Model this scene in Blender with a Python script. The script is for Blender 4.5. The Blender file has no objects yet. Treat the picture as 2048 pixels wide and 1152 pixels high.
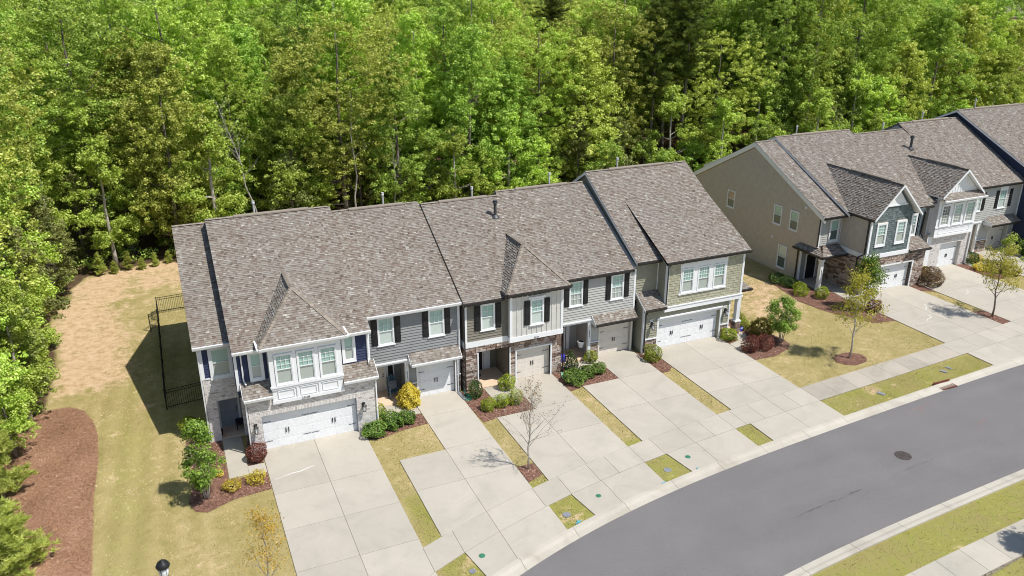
import bpy, math, random
import numpy as np
from mathutils import Vector, Matrix

random.seed(7)
rng = np.random.default_rng(7)
sc = bpy.context.scene
COL = sc.collection
PI = math.pi

# ------------------------------------------------------------------ camera
cam_data = bpy.data.cameras.new('camera')
cam = bpy.data.objects.new('camera', cam_data)
COL.objects.link(cam)
cam_data.sensor_width = 36.0
cam_data.lens = 36.0 * 1635.0 / 2048.0
cam_data.clip_end = 2000.0
_ya, _pi, _ro = -0.413, -0.374, 0.001
_R = Matrix.Rotation(_ya, 3, 'Z') @ Matrix.Rotation(_pi, 3, 'X') @ Matrix.Rotation(_ro, 3, 'Y')
_r, _f, _u = _R.col[0], _R.col[1], _R.col[2]
cam.matrix_world = Matrix(((_r[0], _u[0], -_f[0], -2.931), (_r[1], _u[1], -_f[1], -38.652),
                           (_r[2], _u[2], -_f[2], 23.572), (0, 0, 0, 1)))
sc.camera = cam

# ------------------------------------------------------------------ sky, sun, exposure
SX, SY = -0.40, 0.43                      # shadow offset per metre of height
sun_dir = Vector((-SX, -SY, 1.0)).normalized()
elev = math.asin(sun_dir.z)
world = bpy.data.worlds.new('World')
sc.world = world
world.use_nodes = True
wn = world.node_tree
bg = wn.nodes['Background']
sky = wn.nodes.new('ShaderNodeTexSky')
sky.sky_type = 'NISHITA'
sky.sun_disc = False
sky.sun_elevation = elev
sky.sun_rotation = math.atan2(sun_dir.x, sun_dir.y)
sky.air_density = 1.0
sky.dust_density = 0.6
wn.links.new(sky.outputs[0], bg.inputs[0])
bg.inputs[1].default_value = 0.112
sun_data = bpy.data.lights.new('sun', 'SUN')
sun_data.energy = 4.6
sun_data.angle = math.radians(0.5)
sun_data.color = (1.0, 0.965, 0.90)
sun = bpy.data.objects.new('sun', sun_data)
sun.rotation_euler = sun_dir.to_track_quat('Z', 'Y').to_euler()
sun.location = (0, 0, 60)
COL.objects.link(sun)
sc.view_settings.view_transform = 'Standard'
sc.view_settings.look = 'None'
sc.view_settings.exposure = 0.12
sc.view_settings.gamma = 1.0
sc.view_settings.use_curve_mapping = False
sc.render.engine = 'CYCLES'
sc.cycles.pixel_filter_type = 'BLACKMAN_HARRIS'
sc.cycles.filter_width = 1.0
sc.cycles.max_bounces = 6
sc.cycles.transparent_max_bounces = 8
sc.cycles.diffuse_bounces = 3
sc.cycles.glossy_bounces = 2
sc.cycles.transmission_bounces = 4

# ------------------------------------------------------------------ helpers: materials
def nmat(name, rough=0.8, spec=0.3):
    m = bpy.data.materials.new(name)
    m.use_nodes = True
    b = m.node_tree.nodes['Principled BSDF']
    b.inputs['Roughness'].default_value = rough
    b.inputs['Specular IOR Level'].default_value = spec
    return m, m.node_tree, b

def ramp(nt, stops, interp='LINEAR'):
    r = nt.nodes.new('ShaderNodeValToRGB')
    r.color_ramp.interpolation = interp
    e = r.color_ramp.elements
    while len(e) < len(stops):
        e.new(0.5)
    for i, (p, c) in enumerate(stops):
        e[i].position = p
        e[i].color = (c[0], c[1], c[2], 1)
    return r

def coords(nt):
    t = nt.nodes.new('ShaderNodeNewGeometry')
    return t.outputs['Position']

def noise(nt, scale, detail=4, vec=None, rough=0.6, dist=0.0):
    n = nt.nodes.new('ShaderNodeTexNoise')
    n.inputs['Scale'].default_value = scale
    n.inputs['Detail'].default_value = detail
    n.inputs['Roughness'].default_value = rough
    n.inputs['Distortion'].default_value = dist
    nt.links.new(vec if vec is not None else coords(nt), n.inputs['Vector'])
    return n.outputs[0]

def mixc(nt, f, a, b, mode='MIX'):
    m = nt.nodes.new('ShaderNodeMix')
    m.data_type = 'RGBA'
    m.blend_type = mode
    for sock, v in ((m.inputs[0], f), (m.inputs[6], a), (m.inputs[7], b)):
        if isinstance(v, (int, float)):
            sock.default_value = v
        elif isinstance(v, (tuple, list)):
            sock.default_value = (v[0], v[1], v[2], 1)
        else:
            nt.links.new(v, sock)
    return m.outputs[2]

def mrange(nt, v, a, b, c=0.0, d=1.0):
    m = nt.nodes.new('ShaderNodeMapRange')
    nt.links.new(v, m.inputs[0])
    for i, x in enumerate((a, b, c, d)):
        m.inputs[i + 1].default_value = x
    return m.outputs[0]

def bump(nt, b, h, strength=0.3, dist=0.01):
    n = nt.nodes.new('ShaderNodeBump')
    n.inputs['Strength'].default_value = strength
    n.inputs['Distance'].default_value = dist
    nt.links.new(h, n.inputs['Height'])
    nt.links.new(n.outputs[0], b.inputs['Normal'])

def attr(nt, name='tone'):
    a = nt.nodes.new('ShaderNodeAttribute')
    a.attribute_name = name
    return a.outputs['Fac']

def plain(name, c, rough=0.7, var=0.06, scale=2.5, spec=0.3, fine=0.0):
    """paint or metal with a little uneven wear"""
    m, nt, b = nmat(name, rough, spec)
    n = noise(nt, scale, 5)
    lo = tuple(x * (1 - var * 2) for x in c)
    hi = tuple(min(1, x * (1 + var * 2)) for x in c)
    r = ramp(nt, [(0.3, lo), (0.7, hi)])
    nt.links.new(n, r.inputs[0])
    nt.links.new(r.outputs[0], b.inputs['Base Color'])
    if fine:
        bump(nt, b, noise(nt, 90, 3), fine, 0.004)
    return m

def toned(name, stops, rough=0.85, nscale=30, namt=0.25, bscale=60, bstr=0.4, macro=None, spec=0.3):
    """colour from the per-face 'tone' attribute, with noise grain on top"""
    m, nt, b = nmat(name, rough, spec)
    r = ramp(nt, stops)
    nt.links.new(attr(nt), r.inputs[0])
    g = mrange(nt, noise(nt, nscale, 4), 0.25, 0.75, 1 - namt, 1 + namt)
    cc = nt.nodes.new('ShaderNodeCombineXYZ')
    for i in range(3):
        nt.links.new(g, cc.inputs[i])
    c = mixc(nt, 1.0, r.outputs[0], cc.outputs[0], 'MULTIPLY')
    if macro:
        f = mrange(nt, noise(nt, macro[0], 3), 0.35, 0.65, 0.0, macro[1])
        c = mixc(nt, f, c, macro[2])
    nt.links.new(c, b.inputs['Base Color'])
    if bstr:
        bump(nt, b, noise(nt, bscale, 3), bstr, 0.01)
    return m

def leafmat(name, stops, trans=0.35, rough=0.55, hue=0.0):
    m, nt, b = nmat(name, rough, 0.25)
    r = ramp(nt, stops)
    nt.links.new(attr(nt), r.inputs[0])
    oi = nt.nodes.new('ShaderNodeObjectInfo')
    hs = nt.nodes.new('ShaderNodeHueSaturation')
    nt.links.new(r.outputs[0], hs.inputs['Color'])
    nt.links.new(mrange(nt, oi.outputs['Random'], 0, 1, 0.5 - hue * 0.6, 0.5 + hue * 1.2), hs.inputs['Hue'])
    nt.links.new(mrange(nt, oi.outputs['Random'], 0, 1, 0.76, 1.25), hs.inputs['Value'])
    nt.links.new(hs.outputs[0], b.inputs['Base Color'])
    tr = nt.nodes.new('ShaderNodeBsdfTranslucent')
    tc = mixc(nt, 1.0, hs.outputs[0], (1.25, 1.2, 0.5), 'MULTIPLY')
    nt.links.new(tc, tr.inputs[0])
    mx = nt.nodes.new('ShaderNodeMixShader')
    mx.inputs[0].default_value = trans
    nt.links.new(b.outputs[0], mx.inputs[1])
    nt.links.new(tr.outputs[0], mx.inputs[2])
    nt.links.new(mx.outputs[0], nt.nodes['Material Output'].inputs[0])
    return m

M = {}
M['white'] = plain('white_trim_paint', (0.80, 0.81, 0.82), 0.55, 0.02)
M['offwhite'] = plain('cream_paint', (0.74, 0.68, 0.60), 0.55, 0.02)
M['gutterdark'] = plain('dark_bronze_metal', (0.035, 0.032, 0.03), 0.4, 0.1)
M['black'] = plain('black_paint', (0.018, 0.018, 0.02), 0.5, 0.15)
M['navy'] = plain('navy_siding', (0.040, 0.050, 0.105), 0.7, 0.05)
M['gray'] = plain('gray_siding', (0.27, 0.275, 0.275), 0.7, 0.04)
M['taupe'] = plain('taupe_siding', (0.225, 0.205, 0.165), 0.7, 0.04)
M['ltgray'] = plain('light_gray_siding', (0.45, 0.445, 0.42), 0.7, 0.03)
M['tan'] = plain('tan_siding', (0.53, 0.46, 0.385), 0.7, 0.04)
M['sage'] = plain('sage_siding', (0.31, 0.30, 0.225), 0.7, 0.04)
M['navyB'] = plain('dark_blue_siding', (0.035, 0.048, 0.09), 0.7, 0.05)
M['panelw'] = plain('off_white_panel', (0.60, 0.585, 0.55), 0.6, 0.03)
M['bluegray'] = plain('blue_gray_door', (0.30, 0.33, 0.40), 0.5, 0.05)
M['darkteal'] = plain('dark_teal_panel', (0.10, 0.125, 0.14), 0.7, 0.05)
M['stuccob'] = plain('pale_gray_siding', (0.50, 0.50, 0.49), 0.7, 0.03)
M['steel'] = plain('galvanised_metal', (0.55, 0.56, 0.57), 0.35, 0.05, spec=0.6)
M['pipe'] = plain('dark_flue_metal', (0.06, 0.06, 0.07), 0.4, 0.1)
M['bluecloth'] = plain('blue_gray_plastic', (0.06, 0.11, 0.15), 0.6, 0.15)
M['bluebin'] = plain('bright_blue_plastic', (0.05, 0.05, 0.55), 0.4, 0.05)
M['green_plastic'] = plain('green_plastic', (0.03, 0.20, 0.13), 0.5, 0.1)
M['mint'] = plain('pale_green_plastic', (0.25, 0.50, 0.38), 0.5, 0.1)
M['teal_lid'] = plain('teal_green_lid', (0.05, 0.20, 0.12), 0.6, 0.1)
M['doormat'] = plain('black_mat', (0.012, 0.012, 0.013), 0.95, 0.3)
M['dark_interior'] = plain('dark_interior', (0.02, 0.02, 0.022), 0.9, 0.1)
M['room'] = plain('dim_room', (0.10, 0.10, 0.10), 0.9, 0.1)
M['mortar'] = plain('mortar', (0.55, 0.53, 0.50), 0.95, 0.06, 20)
M['stonegrout'] = plain('stone_joint', (0.11, 0.09, 0.075), 0.95, 0.2, 20)
M['roofbase'] = plain('roof_underlay', (0.10, 0.09, 0.08), 0.95, 0.15)
M['rooffar'] = plain('roof_shingle_back', (0.22, 0.19, 0.17), 0.95, 0.2, 3)
M['rust'] = plain('rusty_iron', (0.13, 0.035, 0.022), 0.85, 0.3, 8)
M['iron'] = plain('cast_iron', (0.075, 0.058, 0.055), 0.7, 0.4, 9)
M['greylid'] = plain('grey_plastic_lid', (0.22, 0.23, 0.25), 0.6, 0.15)
M['clay'] = plain('porch_concrete', (0.66, 0.50, 0.36), 0.9, 0.05)
M['frost'] = plain('frosted_glass', (0.72, 0.74, 0.76), 0.25, 0.02, spec=0.6)
M['signblue'] = plain('sign_blue', (0.06, 0.07, 0.42), 0.5, 0.05)
M['red_paint'] = plain('red_marking_paint', (0.34, 0.15, 0.15), 0.9, 0.3, 12)
M['blue_paint'] = plain('blue_marking_paint', (0.10, 0.42, 0.55), 0.9, 0.2, 12)

M['shingle'] = toned('asphalt_shingle', [(0, (0.075, 0.060, 0.050)), (0.2, (0.142, 0.108, 0.086)), (0.42, (0.215, 0.173, 0.142)),
                     (0.6, (0.262, 0.234, 0.204)), (0.8, (0.325, 0.298, 0.262)), (1, (0.46, 0.43, 0.39))], 0.95, 70, 0.22, 120, 0.5,
                     (0.25, 0.18, (0.25, 0.25, 0.235)))
M['ridge'] = toned('ridge_shingle', [(0, (0.19, 0.16, 0.13)), (1, (0.34, 0.29, 0.24))], 0.95, 70, 0.2, 120, 0.5)
M['brick'] = toned('whitewashed_brick', [(0, (0.34, 0.28, 0.26)), (0.15, (0.47, 0.41, 0.38)), (0.4, (0.60, 0.55, 0.52)), (1, (0.74, 0.71, 0.68))],
                   0.9, 25, 0.16, 60, 0.4)
M['stone'] = toned('ledge_stone', [(0, (0.10, 0.075, 0.06)), (0.3, (0.25, 0.16, 0.12)), (0.55, (0.36, 0.29, 0.25)), (0.8, (0.46, 0.40, 0.36)), (1, (0.60, 0.50, 0.42))],
                   0.9, 9, 0.35, 25, 0.8)
M['shakesage'] = toned('sage_shake', [(0, (0.33, 0.32, 0.225)), (1, (0.46, 0.44, 0.33))], 0.8, 25, 0.08, 50, 0.3)
M['shaketeal'] = toned('slate_shake', [(0, (0.095, 0.125, 0.125)), (1, (0.17, 0.205, 0.20))], 0.8, 25, 0.1, 50, 0.3)
# object-random tinted stone for separate stones
def stone_obj_mat():
    m, nt, b = nmat('ledge_stone_piece', 0.9)
    oi = nt.nodes.new('ShaderNodeObjectInfo')
    r = ramp(nt, [(0, (0.13, 0.09, 0.07)), (0.25, (0.27, 0.18, 0.14)), (0.5, (0.37, 0.29, 0.24)), (0.75, (0.46, 0.40, 0.36)), (1, (0.52, 0.40, 0.31))])
    nt.links.new(oi.outputs['Random'], r.inputs[0])
    g = mrange(nt, noise(nt, 9, 4), 0.25, 0.75, 0.62, 1.35)
    cc = nt.nodes.new('ShaderNodeCombineXYZ')
    for i in range(3):
        nt.links.new(g, cc.inputs[i])
    nt.links.new(mixc(nt, 1.0, r.outputs[0], cc.outputs[0], 'MULTIPLY'), b.inputs['Base Color'])
    bump(nt, b, noise(nt, 22, 4), 0.9, 0.02)
    return m
M['stoneobj'] = stone_obj_mat()

def concrete_mat(name, base, dark, obj_var=0.10):
    m, nt, b = nmat(name, 0.9, 0.2)
    n1 = noise(nt, 0.5, 6, dist=0.8)
    n2 = noise(nt, 40, 4)
    r = ramp(nt, [(0.30, tuple(x * .98 for x in dark)), (0.48, base), (0.7, tuple(x * 1.07 for x in base))])
    nt.links.new(n1, r.inputs[0])
    oi = nt.nodes.new('ShaderNodeObjectInfo')
    a = mrange(nt, oi.outputs['Random'], 0, 1, 1 - obj_var, 1 + obj_var * 0.5)
    g = mrange(nt, n2, 0.25, 0.75, 0.91, 1.09)
    mu = nt.nodes.new('ShaderNodeMath'); mu.operation = 'MULTIPLY'
    nt.links.new(a, mu.inputs[0]); nt.links.new(g, mu.inputs[1])
    n3 = noise(nt, 2.3, 8, rough=0.7)
    st = mrange(nt, n3, 0.56, 0.74, 1.0, 0.90)
    mu2 = nt.nodes.new('ShaderNodeMath'); mu2.operation = 'MULTIPLY'
    nt.links.new(mu.outputs[0], mu2.inputs[0]); nt.links.new(st, mu2.inputs[1])
    cc = nt.nodes.new('ShaderNodeCombineXYZ')
    for i in range(3):
        nt.links.new(mu2.outputs[0], cc.inputs[i])
    nt.links.new(mixc(nt, 1.0, r.outputs[0], cc.outputs[0], 'MULTIPLY'), b.inputs['Base Color'])
    bump(nt, b, n2, 0.15, 0.004)
    return m
M['concrete'] = concrete_mat('concrete', (0.46, 0.42, 0.355), (0.42, 0.39, 0.33), 0.07)
M['concretew'] = concrete_mat('walk_concrete', (0.43, 0.385, 0.32), (0.37, 0.335, 0.275), 0.12)
M['kerb'] = concrete_mat('kerb_concrete', (0.50, 0.46, 0.39), (0.42, 0.38, 0.31), 0.06)
M['joint'] = plain('joint_dirt', (0.19, 0.165, 0.12), 0.95, 0.3, 6)

def asphalt_mat():
    m, nt, b = nmat('asphalt', 0.9, 0.2)
    n = noise(nt, 17, 4, rough=0.85)
    r = ramp(nt, [(0.32, (0.118, 0.110, 0.106)), (0.5, (0.178, 0.169, 0.165)), (0.72, (0.27, 0.263, 0.262))])
    nt.links.new(n, r.inputs[0])
    mp = nt.nodes.new('ShaderNodeMapping')
    mp.inputs['Rotation'].default_value = (0, 0, -0.1)
    mp.inputs['Scale'].default_value = (0.06, 0.6, 1)
    nt.links.new(coords(nt), mp.inputs[0])
    n2 = noise(nt, 1.3, 4, vec=mp.outputs[0])
    n3 = noise(nt, 0.35, 5)
    f = mrange(nt, n2, 0.35, 0.65, 0.95, 1.04)
    f2 = mrange(nt, n3, 0.3, 0.7, 0.94, 1.06)
    mu = nt.nodes.new('ShaderNodeMath'); mu.operation = 'MULTIPLY'
    nt.links.new(f, mu.inputs[0]); nt.links.new(f2, mu.inputs[1])
    cc = nt.nodes.new('ShaderNodeCombineXYZ')
    for i in range(3):
        nt.links.new(mu.outputs[0], cc.inputs[i])
    nt.links.new(mixc(nt, 1.0, r.outputs[0], cc.outputs[0], 'MULTIPLY'), b.inputs['Base Color'])
    bump(nt, b, n, 0.5, 0.008)
    return m
M['asphalt'] = asphalt_mat()

def ground_mat():
    m, nt, b = nmat('lawn_ground', 0.95, 0.1)
    P = coords(nt)
    big = noise(nt, 0.33, 5, P, 0.65, 0.4)
    mid = noise(nt, 2.0, 6, P, 0.75)
    fine = noise(nt, 26, 4, P, 0.8)
    grs = ramp(nt, [(0.32, (0.16, 0.145, 0.045)), (0.43, (0.29, 0.245, 0.09)), (0.56, (0.43, 0.345, 0.165)), (0.68, (0.60, 0.475, 0.29))])
    mm = mixc(nt, 0.48, big, mid)
    mm = mixc(nt, 0.42, mm, fine)
    # mowing stripes along the side lawn
    wv = nt.nodes.new('ShaderNodeTexWave')
    wv.inputs['Scale'].default_value = 0.27
    wv.inputs['Distortion'].default_value = 1.2
    wv.inputs['Detail Scale'].default_value = 0.4
    mp = nt.nodes.new('ShaderNodeMapping'); mp.inputs['Rotation'].default_value = (0, 0, 0.06)
    nt.links.new(P, mp.inputs[0]); nt.links.new(mp.outputs[0], wv.inputs[0])
    mm = mixc(nt, mrange(nt, attr(nt, 'stripe'), 0, 1, 0, 0.05), mm, wv.outputs[0])
    nt.links.new(mm, grs.inputs[0])
    soil = ramp(nt, [(0.34, (0.30, 0.19, 0.095)), (0.48, (0.52, 0.36, 0.215)), (0.68, (0.68, 0.53, 0.37))])
    nt.links.new(mixc(nt, 0.4, mid, fine), soil.inputs[0])
    litter = ramp(nt, [(0.3, (0.035, 0.024, 0.014)), (0.5, (0.10, 0.065, 0.038)), (0.75, (0.20, 0.14, 0.085))])
    nt.links.new(mixc(nt, 0.5, mid, fine), litter.inputs[0])
    lush = ramp(nt, [(0.3, (0.13, 0.145, 0.03)), (0.55, (0.29, 0.285, 0.07)), (0.8, (0.46, 0.40, 0.16))])
    nt.links.new(mm, lush.inputs[0])
    def amask(name, w=0.55, lo=0.42, hi=0.58):
        a = attr(nt, name)
        s = nt.nodes.new('ShaderNodeMath'); s.operation = 'ADD'
        nt.links.new(a, s.inputs[0])
        nt.links.new(mrange(nt, mixc(nt, 0.5, mid, big), 0.3, 0.7, -w, w), s.inputs[1])
        return mrange(nt, s.outputs[0], lo, hi)
    c = mixc(nt, amask('lush', 0.6, 0.4, 0.9), grs.outputs[0], lush.outputs[0])
    c = mixc(nt, amask('sand', 0.95, 0.30, 0.80), c, soil.outputs[0])
    c = mixc(nt, amask('wood', 0.25, 0.4, 0.6), c, litter.outputs[0])
    nt.links.new(c, b.inputs['Base Color'])
    bump(nt, b, fine, 0.6, 0.03)
    return m
M['ground'] = ground_mat()
M['mulch'] = plain('bark_mulch_base', (0.22, 0.115, 0.08), 0.95, 0.25, 5, fine=0.5)
M['chips'] = toned('bark_chips', [(0, (0.10, 0.045, 0.03)), (0.4, (0.24, 0.125, 0.09)), (0.75, (0.37, 0.215, 0.16)), (1, (0.62, 0.46, 0.36))], 0.95, 10, 0.2, 30, 0.0)
M['strawbase'] = toned('pine_straw_base', [(0, (0.24, 0.125, 0.075)), (1, (0.38, 0.21, 0.13))], 0.95, 1.2, 0.3, 40, 0.6, (0.5, 0.6, (0.46, 0.27, 0.13)))
M['straw'] = toned('pine_straw', [(0, (0.15, 0.075, 0.045)), (0.4, (0.37, 0.205, 0.125)), (0.8, (0.52, 0.32, 0.21)), (1, (0.78, 0.64, 0.52))], 0.95, 10, 0.2, 30, 0.0)
M['blades'] = toned('grass_blades', [(0, (0.23, 0.205, 0.06)), (0.35, (0.32, 0.27, 0.09)), (0.65, (0.48, 0.385, 0.175)), (1, (0.72, 0.58, 0.37))], 0.9, 0.5, 0.25, 30, 0.0)
M['bladesgreen'] = toned('green_grass_blades', [(0, (0.16, 0.165, 0.035)), (0.5, (0.28, 0.265, 0.075)), (1, (0.54, 0.44, 0.20))], 0.9, 0.5, 0.25, 30, 0.0)

M['leafA'] = leafmat('spring_leaf', [(0, (0.14, 0.21, 0.022)), (0.5, (0.42, 0.56, 0.08)), (1, (0.74, 0.84, 0.25))], 0.36, 0.5, 0.010)
M['leafB'] = leafmat('olive_leaf', [(0, (0.14, 0.175, 0.025)), (0.5, (0.43, 0.49, 0.085)), (1, (0.74, 0.76, 0.23))], 0.32, 0.5, 0.008)
M['leafC'] = leafmat('deep_green_leaf', [(0, (0.07, 0.14, 0.020)), (0.5, (0.33, 0.47, 0.07)), (1, (0.60, 0.74, 0.19))], 0.32, 0.45, 0.010)
M['leafM'] = leafmat('myrtle_leaf', [(0, (0.055, 0.10, 0.015)), (0.5, (0.17, 0.27, 0.04)), (1, (0.33, 0.45, 0.08))], 0.3, 0.45, 0.004)
M['olivey'] = leafmat('olive_yellow_leaf', [(0, (0.18, 0.18, 0.03)), (0.5, (0.42, 0.40, 0.07)), (1, (0.66, 0.60, 0.14))], 0.4, 0.5, 0.004)
M['leafD'] = leafmat('pale_leaf', [(0, (0.10, 0.13, 0.03)), (0.5, (0.24, 0.27, 0.07)), (1, (0.38, 0.38, 0.15))], 0.3, 0.5, 0.02)
M['pine'] = leafmat('pine_needles', [(0, (0.055, 0.085, 0.014)), (0.5, (0.15, 0.20, 0.032)), (1, (0.28, 0.32, 0.07))], 0.2, 0.5, 0.02)
M['pinelight'] = leafmat('soft_pine_needles', [(0, (0.24, 0.28, 0.06)), (0.5, (0.46, 0.52, 0.13)), (1, (0.68, 0.70, 0.24))], 0.4, 0.5, 0.006)
M['box'] = leafmat('boxwood_leaf', [(0, (0.09, 0.125, 0.012)), (0.5, (0.27, 0.34, 0.028)), (1, (0.48, 0.54, 0.06))], 0.25, 0.45, 0.008)
M['hollyd'] = leafmat('dark_holly_leaf', [(0, (0.020, 0.038, 0.010)), (0.5, (0.055, 0.10, 0.022)), (1, (0.13, 0.19, 0.05))], 0.15, 0.35, 0.008)
M['juniper'] = leafmat('juniper_leaf', [(0, (0.045, 0.085, 0.016)), (0.5, (0.125, 0.205, 0.035)), (1, (0.27, 0.36, 0.07))], 0.2, 0.5, 0.01)
M['gold'] = leafmat('golden_leaf', [(0, (0.34, 0.26, 0.02)), (0.5, (0.68, 0.55, 0.07)), (1, (0.86, 0.76, 0.20))], 0.3, 0.5, 0.006)
M['golddull'] = leafmat('golden_green_leaf', [(0, (0.09, 0.09, 0.015)), (0.5, (0.24, 0.21, 0.03)), (1, (0.42, 0.35, 0.06))], 0.3, 0.5, 0.006)
M['burg'] = leafmat('burgundy_leaf', [(0, (0.07, 0.024, 0.022)), (0.5, (0.19, 0.065, 0.05)), (1, (0.36, 0.15, 0.10))], 0.2, 0.45, 0.004)
M['brownhedge'] = leafmat('bronze_leaf', [(0, (0.06, 0.04, 0.02)), (0.5, (0.15, 0.095, 0.05)), (1, (0.27, 0.17, 0.07))], 0.2, 0.5, 0.006)
M['orange'] = leafmat('orange_leaf', [(0, (0.22, 0.14, 0.03)), (0.5, (0.42, 0.26, 0.05)), (1, (0.55, 0.36, 0.06))], 0.3, 0.5, 0.006)
M['budleaf'] = leafmat('brown_bud', [(0, (0.13, 0.08, 0.04)), (1, (0.36, 0.26, 0.15))], 0.1, 0.6, 0.006)
M['bark'] = plain('grey_bark', (0.17, 0.145, 0.12), 0.9, 0.3, 5)
M['barkpale'] = plain('pale_bark', (0.42, 0.38, 0.33), 0.85, 0.2, 6)
M['barkdead'] = plain('dead_wood', (0.36, 0.33, 0.30), 0.9, 0.15, 6)

def glassmat():
    m = bpy.data.materials.new('window_glass')
    m.use_nodes = True
    nt = m.node_tree
    nt.nodes.remove(nt.nodes['Principled BSDF'])
    t = nt.nodes.new('ShaderNodeBsdfTransparent')
    t.inputs[0].default_value = (0.95, 0.98, 0.965, 1)
    g = nt.nodes.new('ShaderNodeBsdfGlossy')
    g.inputs['Roughness'].default_value = 0.02
    n = nt.nodes.new('ShaderNodeTexNoise'); n.inputs['Scale'].default_value = 1.5
    nt.links.new(coords(nt), n.inputs['Vector'])
    bm = nt.nodes.new('ShaderNodeBump'); bm.inputs['Strength'].default_value = 0.05
    nt.links.new(n.outputs[0], bm.inputs['Height'])
    nt.links.new(bm.outputs[0], g.inputs['Normal'])
    lf = nt.nodes.new('ShaderNodeLayerWeight'); lf.inputs['Blend'].default_value = 0.5
    lp = nt.nodes.new('ShaderNodeMath'); lp.operation = 'POWER'; lp.inputs[1].default_value = 3.0
    nt.links.new(lf.outputs['Facing'], lp.inputs[0])
    lw = nt.nodes.new('ShaderNodeMapRange'); nt.links.new(lp.outputs[0], lw.inputs[0]); lw.inputs[3].default_value = 0.06; lw.inputs[4].default_value = 0.8
    mx = nt.nodes.new('ShaderNodeMixShader')
    nt.links.new(lw.outputs[0], mx.inputs[0])
    nt.links.new(t.outputs[0], mx.inputs[1]); nt.links.new(g.outputs[0], mx.inputs[2])
    nt.links.new(mx.outputs[0], nt.nodes['Material Output'].inputs[0])
    return m
M['glass'] = glassmat()

def blind_mat(name, c1, c2, scale=9.0):
    m, nt, b = nmat(name, 0.7, 0.3)
    tc = nt.nodes.new('ShaderNodeTexCoord')
    w = nt.nodes.new('ShaderNodeTexWave')
    w.bands_direction = 'Z'
    w.inputs['Scale'].default_value = scale
    w.inputs['Distortion'].default_value = 0.3
    nt.links.new(tc.outputs['Object'], w.inputs[0])
    nt.links.new(mixc(nt, w.outputs[0], c1, c2), b.inputs['Base Color'])
    return m
M['blindgreen'] = blind_mat('green_blind', (0.40, 0.58, 0.52), (0.52, 0.70, 0.64))
M['blindgrey'] = blind_mat('grey_screen_blind', (0.46, 0.48, 0.45), (0.62, 0.64, 0.60))
M['blindlight'] = blind_mat('pale_blind', (0.60, 0.66, 0.63), (0.82, 0.86, 0.82))
M['blinddark'] = blind_mat('dark_window_room', (0.10, 0.13, 0.13), (0.15, 0.18, 0.18))
M['blindpeach'] = blind_mat('peach_blind', (0.60, 0.42, 0.32), (0.68, 0.50, 0.40))

# ------------------------------------------------------------------ helpers: meshes
WL = {}            # world location of every object used as a parent

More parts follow.
